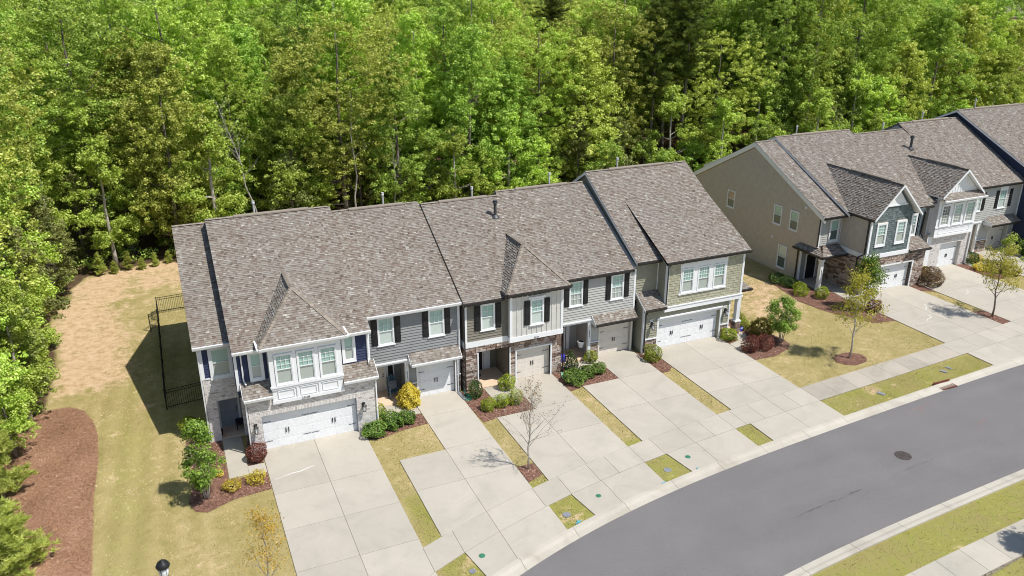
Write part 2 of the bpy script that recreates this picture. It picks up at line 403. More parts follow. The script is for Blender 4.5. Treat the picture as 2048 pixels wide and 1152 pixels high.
class MB:
    def __init__(s):
        s.v = []; s.f = []; s.t = []
    def add(s, vs, fs, tone=0.5):
        n = len(s.v)
        s.v.extend([tuple(p) for p in vs])
        for f in fs:
            s.f.append(tuple(n + i for i in f)); s.t.append(tone)
        return s
    def box(s, x0, x1, y0, y1, z0, z1, tone=0.5):
        vs = [(x0, y0, z0), (x1, y0, z0), (x1, y1, z0), (x0, y1, z0), (x0, y0, z1), (x1, y0, z1), (x1, y1, z1), (x0, y1, z1)]
        return s.add(vs, [(0, 3, 2, 1), (4, 5, 6, 7), (0, 1, 5, 4), (1, 2, 6, 5), (2, 3, 7, 6), (3, 0, 4, 7)], tone)
    def prism(s, pts, d, tone=0.5):
        n = len(pts); d = Vector(d)
        a = [Vector(p) for p in pts]; b = [p + d for p in a]
        nrm = Vector((0, 0, 0))
        for i in range(n):
            nrm += a[i].cross(a[(i + 1) % n])
        flip = nrm.dot(d) > 0
        fs = []
        top = tuple(range(n)); bot = tuple(range(2 * n - 1, n - 1, -1))
        sides = [(i, i + n, (i + 1) % n + n, (i + 1) % n) for i in range(n)]
        fs = [top, bot] + sides
        if flip:
            fs = [tuple(reversed(f)) for f in fs]
        return s.add(a + b, fs, tone)
    def tube(s, pts, r, n=6, tone=0.5, cap=True):
        pts = [Vector(p) for p in pts]
        rs = r if isinstance(r, (list, tuple)) else [r] * len(pts)
        vs = []; fs = []
        for i, p in enumerate(pts):
            d = (pts[min(i + 1, len(pts) - 1)] - pts[max(i - 1, 0)]).normalized()
            a = d.orthogonal().normalized()
            if i: 
                a = (pa - d * pa.dot(d)).normalized()
            pa = a
            b = d.cross(a)
            for k in range(n):
                t = 2 * PI * k / n
                vs.append(p + (a * math.cos(t) + b * math.sin(t)) * rs[i])
        for i in range(len(pts) - 1):
            for k in range(n):
                fs.append((i * n + k, i * n + (k + 1) % n, (i + 1) * n + (k + 1) % n, (i + 1) * n + k))
        if cap:
            fs.append(tuple(reversed(range(n)))); fs.append(tuple((len(pts) - 1) * n + k for k in range(n)))
        return s.add(vs, fs, tone)
    def lathe(s, cx, cy, prof, n=20, tone=0.5):
        vs = []; fs = []
        for (r, z) in prof:
            for k in range(n):
                t = 2 * PI * k / n
                vs.append((cx + r * math.cos(t), cy + r * math.sin(t), z))
        for i in range(len(prof) - 1):
            for k in range(n):
                fs.append((i * n + k, i * n + (k + 1) % n, (i + 1) * n + (k + 1) % n, (i + 1) * n + k))
        fs.append(tuple(reversed(range(n)))); fs.append(tuple((len(prof) - 1) * n + k for k in range(n)))
        return s.add(vs, fs, tone)
    def data(s, name, mat, off=(0, 0, 0), smooth=False, tones=False):
        me = bpy.data.meshes.new(name)
        ox, oy, oz = off
        me.from_pydata([(a - ox, b - oy, c - oz) for a, b, c in s.v], [], s.f)
        me.materials.append(mat)
        at = me.attributes.new('tone', 'FLOAT', 'FACE')
        at.data.foreach_set('value', np.array(s.t, dtype=np.float32))
        if smooth:
            me.polygons.foreach_set('use_smooth', [True] * len(me.polygons))
        me.update()
        return me
    def build(s, name, mat, parent=None, kind=None, label=None, smooth=False, cat=None, group=None):
        if not s.f:
            return None
        off = WL[parent.name] if parent else (0, 0, 0)
        me = s.data(name, M[mat] if isinstance(mat, str) else mat, off, smooth)
        o = bpy.data.objects.new(name, me)
        COL.objects.link(o)
        if parent:
            o.parent = parent
            WL[o.name] = off
        else:
            WL[o.name] = (0, 0, 0)
        tag(o, label, cat, group, kind)
        return o

def tag(o, label=None, cat=None, group=None, kind=None):
    if label: o['label'] = label
    if cat: o['category'] = cat
    if group: o['group'] = group
    if kind: o['kind'] = kind
    return o

def thing(name, loc, label, cat, group=None, rz=0.0):
    o = bpy.data.objects.new(name, None)
    COL.objects.link(o)
    o.empty_display_size = 0.3
    o.location = loc
    o.rotation_euler = (0, 0, rz)
    WL[o.name] = tuple(loc)
    return tag(o, label, cat, group)

def inst(name, me, parent, wloc=None, rot=(0, 0, 0), scale=(1, 1, 1), lloc=None, kind=None):
    """an object sharing mesh data, placed at a world location under its (unrotated) parent"""
    o = bpy.data.objects.new(name, me)
    COL.objects.link(o)
    o.parent = parent
    if lloc is None:
        w = WL[parent.name]
        lloc = (wloc[0] - w[0], wloc[1] - w[1], wloc[2] - w[2])
    o.location = lloc
    o.rotation_euler = rot
    o.scale = scale
    if kind: o['kind'] = kind
    return o

CACHE = {}
def cached(key, fn):
    if key not in CACHE:
        CACHE[key] = fn()
    return CACHE[key]

# unit lapped siding board: length 1 in x, front at y=-1 (bottom) .. -0.35 (top), height 1
def board_mesh(mat):
    def f():
        b = MB()
        b.add([(0, 0, 0), (1, 0, 0), (1, -1, 0), (0, -1, 0), (0, 0, 1), (1, 0, 1), (1, -.08, 1), (0, -.08, 1)],
              [(0, 1, 2, 3), (7, 6, 5, 4), (3, 2, 6, 7), (1, 5, 6, 2), (0, 3, 7, 4), (0, 4, 5, 1)])
        return b.data('siding_board', M[mat])
    return cached(('board', mat), f)

def cube_mesh(mat, name='piece'):
    return cached(('cube', mat, name), lambda: MB().box(0, 1, 0, 1, 0, 1).data(name, M[mat]))

def free_spans(x0, x1, holes):
    """intervals of [x0,x1] not covered by the holes [(a,b)]"""
    out = []; c = x0
    for a, b in sorted(holes):
        if b <= c or a >= x1: continue
        if a > c: out.append((c, a))
        c = max(c, b)
    if c < x1: out.append((c, x1))
    return [(a, b) for a, b in out if b - a > 0.02]

def siding(parent, mat, x0, x1, z0, z1, y, holes=(), step=0.17, axis='f', top=None, th=0.044):
    """lapped boards, each its own object. axis 'f': faces -y at plane y; 'l': faces -x at plane x=y, spans run along y.
    top: function z -> (a,b) limits of the wall at that height"""
    me = board_mesh(mat)
    n = max(1, round((z1 - z0) / step)); h = (z1 - z0) / n
    for i in range(n):
        za = z0 + i * h
        lo, hi = x0, x1
        if top:
            lo, hi = top(za + h * 0.6)
            lo = max(lo, x0); hi = min(hi, x1)
            if hi - lo < 0.05: continue
        hs = [(a, b) for a, b, c, d in holes if c < za + h * 0.5 < d]
        for a, b in free_spans(lo, hi, hs):
            if axis == 'f':
                inst('siding_board', me, parent, (a, y, za), (0, 0, 0), (b - a, th, h + 0.004))
            else:
                inst('siding_board', me, parent, (y, b, za), (0, 0, -PI / 2), (b - a, th, h + 0.004))

def wall_holes(mb, x0, x1, z0, z1, y0, y1, holes):
    """wall slab x0..x1, y0..y1, z0..z1 with rectangular openings (a,b,c,d) = x0,x1,z0,z1"""
    xs = sorted(set([x0, x1] + [v for h in holes for v in h[:2] if x0 < v < x1]))
    for a, b in zip(xs[:-1], xs[1:]):
        m = (a + b) / 2
        vs = [(h[2], h[3]) for h in holes if h[0] < m < h[1]]
        for c, d in free_spans(z0, z1, vs):
            mb.box(a, b, y0, y1, c, d)
    return mb

def shingle_field(parent, pts, name='shingles', mat='shingle', e=0.132, wmin=0.08, wmax=0.21, lift=0.0):
    """rows of overlapping tabs over a convex roof polygon; the first edge is the eave"""
    P = [Vector(p) for p in pts]
    u = (P[1] - P[0]).normalized()
    n = (P[1] - P[0]).cross(P[2] - P[0]).normalized()
    if n.z < 0: n = -n
    v = n.cross(u)
    if v.z < 0: v = -v
    o = P[0]
    q = [((p - o).dot(u), (p - o).dot(v)) for p in P]
    vmax = max(b for a, b in q)
    mb = MB()
    k = -1
    st = random.getstate(); random.seed(hash((round(q[1][0], 2), round(vmax, 2), round(o.x, 1))) & 0xffff)
    rowt = 0.0
    while True:
        k += 1
        v0 = k * e; v1 = v0 + e
        if v0 >= vmax - 0.02: break
        vm = min((v0 + v1) / 2, vmax - 0.01)
        xs = []
        for i in range(len(q)):
            (a, b), (c, d) = q[i], q[(i + 1) % len(q)]
            if (b - vm) * (d - vm) < 0:
                xs.append(a + (c - a) * (vm - b) / (d - b))
        if len(xs) < 2: continue
        lo, hi = min(xs), max(xs)
        x = lo - 0.0
        prev = 0.5
        vtop = min(v1 + 0.01, vmax)
        while x < hi - 0.01:
            w = random.uniform(wmin, wmax)
            x2 = min(x + w, hi)
            if hi - x2 < 0.08: x2 = hi
            t = min(1, max(0, random.gauss(0.58, 0.155)))
            thick = random.random() < 0.55
            h = (0.034 if thick else 0.016) + lift
            if not thick: t *= 0.78
            A = o + u * x + v * v0; B = o + u * x2 + v * v0
            Cc = o + u * x2 + v * vtop; D = o + u * x + v * vtop
            nh = n * h; nl = n * (0.004 + lift)
            mb.add([A, B, A + nh, B + nh, Cc + nl, D + nl], [(0, 1, 3, 2), (2, 3, 4, 5), (0, 2, 5), (1, 4, 3)], t)
            x = x2
    random.setstate(st)
    return mb.build(name, mat, parent, kind='stuff')

def cap_row(parent, a, b, name='ridge_cap', w=0.13, step=0.19, drop=0.35):
    """overlapping ridge or hip cap pieces from a to b"""
    a = Vector(a); b = Vector(b); d = (b - a); L = d.length; d.normalize()
    s = d.cross(Vector((0, 0, 1))).normalized(); up = s.cross(d).normalized()
    mb = MB()
    n = int(L / step)
    for i in range(n):
        p = a + d * (i * step); p2 = a + d * ((i + 1) * step + 0.03)
        t = random.uniform(0.2, 0.9)
        h0, h1 = 0.05, 0.035
        dn = -up * w * drop
        vs = [p - s * w + dn + up * h0, p + up * h0, p + s * w + dn + up * h0, p2 - s * w + dn + up * h1, p2 + up * h1, p2 + s * w + dn + up * h1,
              p - s * w + dn - up * .02, p - up * .02, p + s * w + dn - up * .02]
        mb.add(vs, [(0, 1, 4, 3), (1, 2, 5, 4), (6, 7, 1, 0), (7, 8, 2, 1)], t)
    return mb.build(name, 'ridge', parent, kind='stuff')

def gutter(parent, a, b, y=None, mat='white'):
    """box gutter along x from a to b (points)"""
    (x0, y0, z0), (x1, y1, z1) = a, b
    mb = MB()
    mb.prism([(x0, y0 - 0.02, z0), (x0, y0 - 0.13, z0), (x0, y0 - 0.10, z0 - 0.12), (x0, y0 - 0.02, z0 - 0.12)], (x1 - x0, 0, 0))
    mb.box(x0 + .001, x1 - .001, y0 - 0.018, y0 + 0.03, z0 - 0.19, z0 + 0.0)
    return mb.build('gutter', mat, parent)

def gutter_y(parent, x, y0, y1, z, mat='white', side=-1):
    mb = MB()
    mb.prism([(x + side * .02, y0, z), (x + side * .13, y0, z), (x + side * .10, y0, z - .12), (x + side * .02, y0, z - .12)], (0, y1 - y0, 0))
    mb.box(min(x - side * .03, x + side * .018), max(x - side * .03, x + side * .018), y0, y1, z - .19, z)
    return mb.build('gutter', mat, parent)

def downspout(parent, pts, mat='white', r=0.045):
    mb = MB()
    mb.tube(pts, r, 4)
    return mb.build('downspout', mat, parent)

def roof_slab(parent, polys, th=0.14, mat='roofbase', name='roof'):
    mb = MB()
    for pts in polys:
        mb.prism(pts, (0, 0, -th))
    return mb.build(name, mat, parent)

def rake(parent, x, ya, za, yb, zb, side, mat='white', w=0.2, t=0.035):
    """sloping trim board at the gable edge in plane x"""
    mb = MB()
    x = x + side * .004
    mb.prism([(x, ya, za - w), (x, yb, zb - w), (x, yb, zb - .012), (x, ya, za - .012)], (-side * (t + .004), 0, 0))
    return mb.build('rake_board', mat, parent)

def main_roof(parent, x0, x1, ye, ze, yr, zr, yb=None, zb=None, trim='white', rl=True, rr=False, cap=True, gut=True, vent=True, g0=None, g1=None):
    sl = (zr - ze) / (yr - ye)
    if yb is None: yb = 2 * yr - ye
    if zb is None: zb = ze
    f = [(x0, ye, ze), (x1, ye, ze), (x1, yr, zr), (x0, yr, zr)]
    bk = [(x1, yb, zb), (x0, yb, zb), (x0, yr, zr), (x1, yr, zr)]
    rf = roof_slab(parent, [f])
    mb = MB(); mb.prism(bk, (0, 0, -.14)); mb.build('roof', 'rooffar', parent, label='rear roof slope')
    shingle_field(rf, f)
    if cap: cap_row(rf, (x0, yr, zr + .01), (x1, yr, zr + .01))
    if vent:
        mb = MB()
        a, b = x0 + (x1 - x0) * .22, x1 - (x1 - x0) * .18
        mb.prism([(a, yr - .16, zr - .02), (a, yr - .15, zr + .05), (a, yr, zr + .11), (a, yr + .15, zr + .05), (a, yr + .16, zr - .02)], (b - a, 0, 0))
        mb.build('ridge_vent', 'ridge', rf)
    if rl:
        rake(parent, x0, ye, ze, yr, zr, -1, trim); rake(parent, x0, yr, zr, yb, zb, -1, trim)
    if rr:
        rake(parent, x1, ye, ze, yr, zr, 1, trim); rake(parent, x1, yr, zr, yb, zb, 1, trim)
    if gut:
        gutter(parent, (x0 if g0 is None else g0, ye, ze + .0), (x1 if g1 is None else g1, ye, ze), mat=gut if isinstance(gut, str) else 'white')
    return rf

# ------------------------------------------------------------------ windows, doors
def window(parent, x, z, w, h, y, axis='f', casing=0.10, grid=(3, 2), gridlow=None, up='blindgreen', low='blindgrey', head=False, sillx=0.0, trim='white'):
    """double-hung window; (x,z) lower-left of the glass area, y the wall plane. Local frame: front faces -y"""
    key = (round(w, 2), round(h, 2), casing, grid, gridlow, up, low, head, sillx, trim)
    def mk():
        d = {}
        c = casing
        b = MB()
        b.box(-c, 0, -.075, .0, -c, h + c); b.box(w, w + c, -.075, 0, -c, h + c)
        b.box(0, w, -.075, 0, h, h + c); b.box(0, w, -.075, 0, -c, 0)
        if head:
            b.box(-c - .08, w + c + .08, -.11, 0, h + c, h + c + .10)
        d['frame'] = b.data('window', M[trim])
        b = MB(); b.box(-c - sillx, w + c + sillx, -.10, 0, -c - .04, -c)
        d['sill'] = b.data('sill', M[trim])
        s = 0.04; hm = h / 2
        for nm, za, zb, yy in (('us', hm - s / 2, h, -.048), ('ls', 0, hm + s / 2, -.036)):
            b = MB()
            b.box(0, s, yy - .014, yy, za, zb); b.box(w - s, w, yy - .014, yy, za, zb)
            b.box(s, w - s, yy - .014, yy, za, za + s); b.box(s, w - s, yy - .014, yy, zb - s, zb)
            d[nm] = b.data('sash', M[trim])
        for nm, za, zb, g, yy in (('um', hm + s / 2, h - s, grid, -.050), ('lm', s, hm - s / 2, gridlow, -.038)):
            if g:
                b = MB()
                for i in range(1, g[0]):
                    xx = s + (w - 2 * s) * i / g[0]
                    b.box(xx - .010, xx + .010, yy - .006, yy + .006, za, zb)
                for i in range(1, g[1]):
                    zz = za + (zb - za) * i / g[1]
                    b.box(s, w - s, yy - .0045, yy + .0045, zz - .010, zz + .010)
                d[nm] = b.data('muntin', M[trim])
        for nm, za, zb, yy in (('up', hm + s / 2, h - s, -.040), ('lp', s, hm - s / 2, -.030)):
            b = MB(); b.add([(s, yy, za), (w - s, yy, za), (w - s, yy, zb), (s, yy, zb)], [(0, 1, 2, 3)])
            d[nm] = b.data('glass_pane', M['glass'])
        for nm, za, zb, mt in (('ub', hm, h, up), ('lb', 0, hm, low)):
            b = MB(); b.add([(0, -.004, za), (w, -.004, za), (w, -.004, zb), (0, -.004, zb)], [(0, 1, 2, 3)])
            d[nm] = b.data('blind', M[mt])
        return d
    d = cached(('win',) + key, mk)
    rot = (0, 0, 0) if axis == 'f' else (0, 0, -PI / 2)
    wl = (x, y, z) if axis == 'f' else (y, x, z)
    f = inst('window', d['frame'], parent, wl, rot)
    for k, nm in (('sill', 'sill'), ('us', 'sash'), ('ls', 'sash'), ('um', 'muntin'), ('lm', 'muntin'), ('up', 'glass_pane'), ('lp', 'glass_pane'), ('ub', 'blind'), ('lb', 'blind')):
        if k in d: inst(nm, d[k], f, lloc=(0, 0, 0))
    return f

def shutter(parent, x, z, w, h, y):
    def mk():
        b = MB(); b.box(0, w, -.035, 0, 0, h)
        m = 0.05
        for za, zb in ((m, h * .34), (h * .34 + m, h * .70 - m * .0), (h * .70 + m, h - m)):
            b.box(m, w - m, -.048, -.035, za, zb)
            b.box(m + .03, w - m - .03, -.056, -.048, za + .03, zb - .03)
        return b.data('shutter', M['black'])
    me = cached(('shut', round(w, 2), round(h, 2)), mk)
    return inst('shutter', me, parent, (x, y, z))

def garage_door(parent, x0, x1, h, y, mat='white', cols=8, rows=4, long=True):
    """sectional door: four rows of raised panels, strap hinges and handles"""
    w = x1 - x0
    g = MB()
    for r in range(rows):
        za = r * h / rows
        g.box(x0, x1, y, y + .05, za + .004, za + h / rows - .004)
    d = g.build('garage_door', mat, parent)
    pw = w / cols; ph = h / rows
    def mk():
        b = MB()
        a, c = pw * .12, pw * .88; e, f_ = ph * .16, ph * .84
        t = .022
        b.box(a, c, -.006, 0.002, e, e + t); b.box(a, c, -.006, 0.002, f_ - t, f_); b.box(a, a + t, -.006, 0.002, e + t, f_ - t); b.box(c - t, c, -.006, 0.002, e + t, f_ - t)
        b.box(a + .06, c - .06, -.004, 0.002, e + .05, f_ - .05)
        return b.data('door_panel', M[mat])
    pm = cached(('gp', mat, round(pw, 3), round(ph, 3)), mk)
    for r in range(rows):
        for c in range(cols):
            inst('door_panel', pm, d, (x0 + c * pw, y, r * ph))
    hinge = cached(('hinge',), lambda: MB().box(0, .40, -.014, 0, -.011, .011).data('strap_hinge', M['gutterdark']))
    zz = [(h * .23), (h * .77)]
    for z in zz:
        inst('strap_hinge', hinge, d, (x0 + .02, y - .003, z)); inst('strap_hinge', hinge, d, (x1 - .44, y - .003, z))
        if cols == 8:
            inst('strap_hinge', hinge, d, (x0 + w / 2 - .43, y - .003, z)); inst('strap_hinge', hinge, d, (x0 + w / 2 + .01, y - .003, z))
    hd = cached(('handle',), lambda: MB().box(-.09, -.05, -.05, 0, -.13, .13).box(.05, .09, -.05, 0, -.13, .13).data('handle', M['gutterdark']))
    for cx in ((x0 + w / 4, x0 + 3 * w / 4) if cols == 8 else (x0 + w / 2,)):
        inst('handle', hd, d, (cx, y - .003, h * .46))
    return d

def lantern(parent, x, y, z):
    def mk():
        b = MB()
        b.box(-.06, .06, -.02, 0, -.12, .14)
        b.tube([(0, -.02, .10), (0, -.10, .16), (0, -.16, .12)], .012, 6)
        b.lathe(0, -.16, [(.015, .13), (.09, .07), (.10, .05), (.085, .05)], 6)
        b.lathe(0, -.16, [(.06, -.20), (.07, -.18), (.07, -.17)], 6)
        for k in range(6):
            t = 2 * PI * k / 6
            b.tube([(.085 * math.cos(t), -.16 + .085 * math.sin(t), .05), (.065 * math.cos(t), -.16 + .065 * math.sin(t), -.18)], .007, 4)
        return b.data('wall_lantern', M['gutterdark'])
    def mg():
        b = MB(); b.lathe(0, -.16, [(.055, -.17), (.075, .045)], 6)
        return b.data('lamp_glass', M['frost'])
    l = inst('wall_lantern', cached(('lan',), mk), parent, (x, y, z), scale=(1.35, 1.35, 1.35))
    WL[l.name] = (x, y, z)
    inst('lamp_glass', cached(('lang',), mg), l, lloc=(0, 0, 0))
    return l

def entry_door(parent, x, y, w=0.95, h=2.08, mat='black', lights=False):
    b = MB()
    b.box(x, x + w, y - .05, y, 0.05, h)
    for (a, c) in ((.10, .46), (.54, .90)):
        for (e, f) in ((.12, .45), (.52, .82)):
            b.box(x + w * a, x + w * c, y - .062, y - .05, h * e, h * f)
    d = b.build('front_door', mat, parent)
    f = MB()
    f.box(x - .09, x, y - .07, y, 0.03, h + .09); f.box(x + w, x + w + .09, y - .07, y, 0.03, h + .09); f.box(x, x + w, y - .07, y, h, h + .09)
    f.build('door_frame', 'white', parent)
    k = MB(); k.tube([(x + w * .9, y - .05, 1.0), (x + w * .9, y - .11, 1.0)], .03, 8); k.box(x + w * .88, x + w * .92, y - .08, y - .05, 1.08, 1.20)
    k.build('door_handle', 'gutterdark', d)
    if lights:
        g = MB()
        for i in range(3):
            g.box(x + w * (.15 + .25 * i), x + w * (.33 + .25 * i), y - .066, y - .0505, h * .86, h * .95)
        g.build('door_light', 'dark_interior', d)
    return d

def text_part(parent, s, size, loc, mat='gutterdark', vertical=False, axis='f', label=None):
    """house numbers as raised lettering"""
    cu = bpy.data.curves.new('house_number', 'FONT')
    cu.body = '\n'.join(s) if vertical else s
    cu.size = size; cu.extrude = 0.008
    cu.align_x = 'CENTER'
    cu.space_line = 0.85
    cu.space_character = 1.25
    o = bpy.data.objects.new('house_number', cu)
    COL.objects.link(o)
    dg = bpy.context.evaluated_depsgraph_get()
    me = bpy.data.meshes.new_from_object(o.evaluated_get(dg))
    me.name = 'house_number'
    bpy.data.objects.remove(o)
    me.materials.clear(); me.materials.append(M[mat])
    return inst('house_number', me, parent, loc, (PI / 2, 0, 0 if axis == 'f' else -PI / 2))

def brick_face(parent, x0, x1, z0, z1, y, holes, axis='f', bw=0.20, bh=0.067, gap=0.010, proud=0.014, soldier=()):
    """running-bond bricks over a mortar wall, one joined part; soldier: (x0,x1,z0,z1) bands of upright bricks"""
    mb = MB()
    def brick(a, b, c, d, t):
        p = proud + random.uniform(-.003, .004)
        if axis == 'f':
            vs = [(a, y, c), (b, y, c), (b, y, d), (a, y, d), (a, y - p, c), (b, y - p, c), (b, y - p, d), (a, y - p, d)]
        else:
            vs = [(y, b, c), (y, a, c), (y, a, d), (y, b, d), (y - p, b, c), (y - p, a, c), (y - p, a, d), (y - p, b, d)]
        mb.add(vs, [(4, 5, 6, 7), (0, 1, 5, 4), (1, 2, 6, 5), (2, 3, 7, 6), (3, 0, 4, 7)], t)
    r = 0; z = z0
    while z < z1 - 0.02:
        zt = min(z + bh, z1)
        hs = [(a - gap, b + gap) for a, b, c, d in list(holes) + list(soldier) if c < (z + zt) / 2 < d]
        for a, b in free_spans(x0, x1, hs):
            x = a - (bw / 2 if r % 2 else 0)
            while x < b - 0.02:
                xa, xb = max(x, a), min(x + bw - gap, b)
                if xb - xa > 0.02:
                    brick(xa, xb, z, zt, min(1, max(0, random.gauss(0.66, 0.24))))
                x += bw
        z += bh + gap; r += 1
    for (a, b, c, d) in soldier:
        x = a
        while x < b - 0.03:
            brick(x, min(x + bh, b), c, d - gap, min(1, max(0, random.gauss(0.72, 0.2))))
            x += bh + gap
    return mb.build('bricks', 'brick', parent, kind='stuff')

STONES = {}
def stone_face(parent, x0, x1, z0, z1, y, holes, axis='f', limit=300, proud=0.05):
    """ledge stones: the larger ones as separate parts, the rest joined"""
    st = random.getstate(); random.seed(int(abs(x0 * 37 + z1 * 11 + y * 5)) + 3)
    rects = []
    z = z0
    while z < z1 - 0.02:
        h = random.choice((0.08, 0.10, 0.12, 0.14, 0.16))
        zt = min(z + h, z1)
        if z1 - zt < 0.06: zt = z1
        hs = [(a, b) for a, b, c, d in holes if c < (z + zt) / 2 < d]
        for a, b in free_spans(x0, x1, hs):
            x = a
            while x < b - 0.01:
                w = random.uniform(0.18, 0.50)
                xb = min(x + w, b)
                if b - xb < 0.10: xb = b
                rects.append((x, xb, z, zt))
                x = xb
        z = zt
    key = parent.name
    used = STONES.get(key, 0)
    rects.sort(key=lambda r: -(r[1] - r[0]) * (r[3] - r[2]))
    k = max(0, min(len(rects), limit - used))
    STONES[key] = used + k
    def mk():
        b = MB()
        vs = [(0, 0, 0), (1, 0, 0), (1, 0, 1), (0, 0, 1), (.03, -1, .07), (.97, -.86, .05), (.96, -1, .93), (.04, -.8, .95)]
        b.add(vs, [(4, 5, 6, 7), (0, 1, 5, 4), (1, 2, 6, 5), (2, 3, 7, 6), (3, 0, 4, 7)])
        return b.data('stone', M['stoneobj'])
    me = cached(('stone',), mk)
    for (a, b, c, d) in rects[:k]:
        p = proud * random.uniform(0.5, 1.2); g = 0.006
        if axis == 'f':
            inst('stone', me, parent, (a + g, y, c + g), (0, 0, 0), (b - a - 2 * g, p, d - c - 2 * g))
        else:
            inst('stone', me, parent, (y, b - g, c + g), (0, 0, -PI / 2), (b - a - 2 * g, p, d - c - 2 * g))
    if k < len(rects):
        mb = MB()
        for (a, b, c, d) in rects[k:]:
            p = proud * random.uniform(0.5, 1.2); g = 0.006
            if axis == 'f': mb.box(a + g, b - g, y - p, y, c + g, d - g, random.random())
            else: mb.box(y - p, y, a + g, b - g, c + g, d - g, random.random())
        mb.build('small_stones', 'stone', parent, kind='stuff')
    random.setstate(st)

def shake_face(parent, x0, x1, z0, z1, y, holes, mat, top=None, e=0.17):
    mb = MB(); z = z0
    while z < z1 - .02:
        zt = min(z + e, z1)
        lo, hi = x0, x1
        if top:
            lo, hi = top((z + zt) / 2); lo = max(lo, x0); hi = min(hi, x1)
        hs = [(a, b) for a, b, c, d in holes if c < (z + zt) / 2 < d]
        for a, b in free_spans(lo, hi, hs):
            x = a
            while x < b - .01:
                w = random.uniform(.12, .30); xb = min(x + w, b)
                if b - xb < .07: xb = b
                dz = random.choice((0, 0, .012, .02)); p = random.uniform(.022, .036)
                g = .004
                vs = [(x + g, y, z - dz), (xb - g, y, z - dz), (xb - g, y, zt), (x + g, y, zt), (x + g, y - p, z - dz), (xb - g, y - p, z - dz), (xb - g, y - .008, zt), (x + g, y - .008, zt)]
                mb.add(vs, [(4, 5, 6, 7), (0, 1, 5, 4), (1, 2, 6, 5), (3, 0, 4, 7)], random.random())
                x = xb
        z = zt
    return mb.build('shakes', mat, parent, kind='stuff')

def boxpart(parent, name, mat, *dims, label=None):
    return MB().box(*dims).build(name, mat, parent, label=label)

# ================================================================== ground, streets
def poly_flat(name, pts, z, mat, parent=None, kind=None):
    mb = MB(); mb.add([(x, y, z) for x, y in pts], [tuple(range(len(pts)))])
    return mb.build(name, mat, parent, kind=kind)

def lerp_curve(pts, deg=4, tail=True):
    xs = np.array([p[0] for p in pts]); ys = np.array([p[1] for p in pts])
    c = np.polyfit(xs, ys, deg)
    lo, hi = xs.min(), xs.max()
    dl = np.polyval(np.polyder(c), lo); dh = np.polyval(np.polyder(c), hi)
    def f(x):
        if x < lo: return float(np.polyval(c, lo) + dl * (x - lo) - 0.03 * (lo - x) ** 2)
        if x > hi: return float(np.polyval(c, hi) + dh * (x - hi))
        return float(np.polyval(c, x))
    return f
swb = lerp_curve([(5.12, -10.54), (6.12, -10.11), (8.53, -9.34), (11.31, -8.5), (12.26, -8.21), (17.52, -7.14), (18.4, -7.02), (23.83, -6.33), (24.7, -6.2), (30.34, -5.75), (43.53, -4.77), (50.82, -4.09)])
swf = lerp_curve([(5.16, -12.18), (6.73, -11.53), (11.38, -10.09), (12.86, -9.63), (17.58, -8.74), (19.02, -8.53), (24.72, -7.94), (30.44, -7.38), (43.65, -6.43), (49.67, -5.9)])
cbk = lerp_curve([(7.27, -13.35), (11.46, -12.04), (15.23, -11.12), (19.74, -10.42), (23.56, -9.91), (27.5, -9.63), (30.28, -9.34), (35.09, -9.10), (39.04, -8.72), (43.53, -8.36), (46.55, -8.25)])
asn = lerp_curve([(8.17, -13.85), (11.53, -12.71), (14.69, -11.95), (19.2, -11.17), (21.86, -10.84), (27.42, -10.25), (33.38, -9.81), (39.13, -9.35), (45.57, -8.98)])
ass = lambda x: asn(x) - 6.92 - 0.020 * (max(x, 10) - 18.4)
XS = [x * 0.5 for x in range(-12, 260)]

def band(name, f1, f2, z, mat, xs=XS, z2=None):
    mb = MB()
    for a, b in zip(xs[:-1], xs[1:]):
        mb.add([(a, f1(a), z), (b, f1(b), z), (b, f2(b), z if z2 is None else z2), (a, f2(a), z if z2 is None else z2)], [(0, 3, 2, 1)])
    return mb.build(name, mat, kind='structure')

